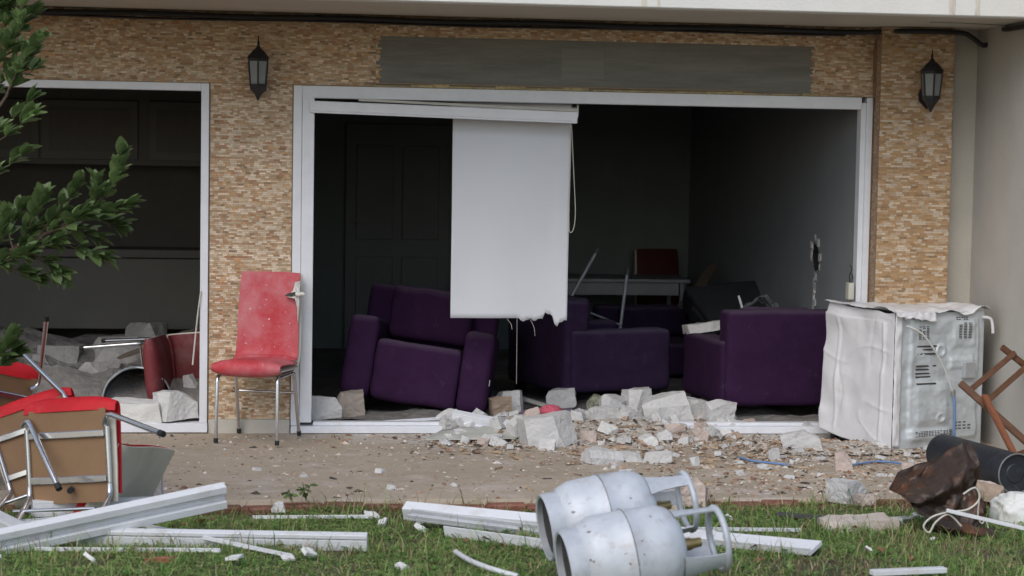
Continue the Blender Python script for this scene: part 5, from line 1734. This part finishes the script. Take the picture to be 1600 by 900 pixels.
# the broad lower clump
twig([tk(1.15), T(-70, 430), T(30, 385), T(110, 345), T(170, 300), T(190, 248)], .011, (.42, .52, .6, .68, .76, .84, .9, .95, 1), (6, 6, 6, 6, 6, 6, 6, 6, 6))
twig([T(110, 345), T(150, 335, -.05), T(196, 325, -.06)], .004, (.3, .6, .85, 1), (4, 5, 5, 6))
twig([T(60, 370), T(90, 330, .05), T(118, 295, .06)], .004, (.3, .6, .85, 1), (5, 5, 5, 6))
twig([T(30, 385), T(50, 345, -.06), T(66, 312, -.08)], .004, (.3, .6, .85, 1), (5, 5, 5, 6))
twig([T(20, 388), T(15, 360, .08), T(30, 330, .08)], .004, (.4, .7, 1), (5, 5, 6))
twig([T(60, 372), T(110, 385, -.08), T(158, 402, -.10)], .004, (.3, .6, .85, 1), (5, 5, 5, 5))
twig([T(10, 395), T(60, 405, -.1), T(92, 428, -.12)], .004, (.3, .6, .85, 1), (5, 5, 5, 5))
twig([T(-20, 410), T(20, 420, .08), T(58, 436, .1)], .004, (.3, .6, .85, 1), (5, 5, 5, 5))
twig([T(90, 355), T(120, 362, .1), T(148, 372, .12)], .003, (.4, .7, 1), (5, 5, 5))
twig([T(-10, 400), T(0, 375, -.1), T(8, 345, -.12)], .004, (.4, .7, 1), (5, 5, 6))
twig([T(140, 330), T(148, 310, -.06), T(150, 292, -.06)], .003, (.5, 1), (5, 5))
twig([tk(.72), T(-60, 590), T(-5, 560), T(20, 530)], .006, (.72, .82, .92, 1), (5, 6, 6, 6))
twig([T(-30, 585), T(0, 572, .06), T(24, 556, .06)], .003, (.5, .8, 1), (5, 5, 5))
twig([T(30, 385), T(75, 360, .12), T(95, 340, .14)], .003, (.5, .75, 1), (5, 5, 5))
twig([T(0, 400), T(40, 372, .14), T(60, 355, .16)], .003, (.5, .75, 1), (5, 5, 5))
twig([T(80, 362), T(105, 352, -.12), T(128, 338, -.14)], .003, (.5, .75, 1), (5, 5, 5))
twig([T(20, 400), T(55, 388, -.14), T(84, 380, -.16)], .003, (.4, .7, 1), (5, 5, 5))
twig([T(-20, 420), T(10, 408, -.16), T(36, 400, -.18)], .003, (.4, .7, 1), (5, 5, 5))
twig([T(120, 342), T(160, 345, .1), T(182, 352, .1)], .003, (.4, .7, 1), (5, 5, 5))
twig([T(-20, 60), T(0, 30, .1), T(12, 5, .1)], .003, (.4, .7, 1), (5, 5, 6))
twig([T(20, 60), T(36, 40, .1), T(50, 28, .1)], .003, (.3, .65, 1), (5, 5, 6))
twig([T(10, 120), T(34, 112, .1), T(48, 92, .12)], .003, (.3, .65, 1), (5, 5, 6))
twig([T(-10, 110), T(8, 84, -.08), T(20, 62, -.1)], .003, (.3, .65, 1), (5, 5, 6))
twig([T(-30, 20), T(0, 10, .05), T(22, 2, .05)], .003, (.3, .65, 1), (5, 5, 6))
twig([T(-25, 170), T(-5, 140, .12), T(12, 118, .12)], .003, (.4, .7, 1), (5, 5, 5))
# the side of the crown that stays outside the frame
for k in range(7):
    a = R(120 + 25 * k)
    z = 1.2 + .2 * k
    e = tk(z) + Vector((math.cos(a) * .5, math.sin(a) * .3, .35))
    twig([tk(z), tk(z).lerp(e, .5) + Vector((0, 0, .05)), e], .007, (.7, 1), (4, 5))
weed(478, 782, -2.50, .10, 4, 'leafy weed growing at the patio edge left of centre')
weed(455, 784, -2.52, .07, 3, 'low weed left of the taller one at the patio edge')
mesh_obj('foliage', me_from(extra_v, extra_f, True), LEAFM, tree, kind='stuff')
print('leaves', leaf_n, shown[0], 'grass faces', len(GF))
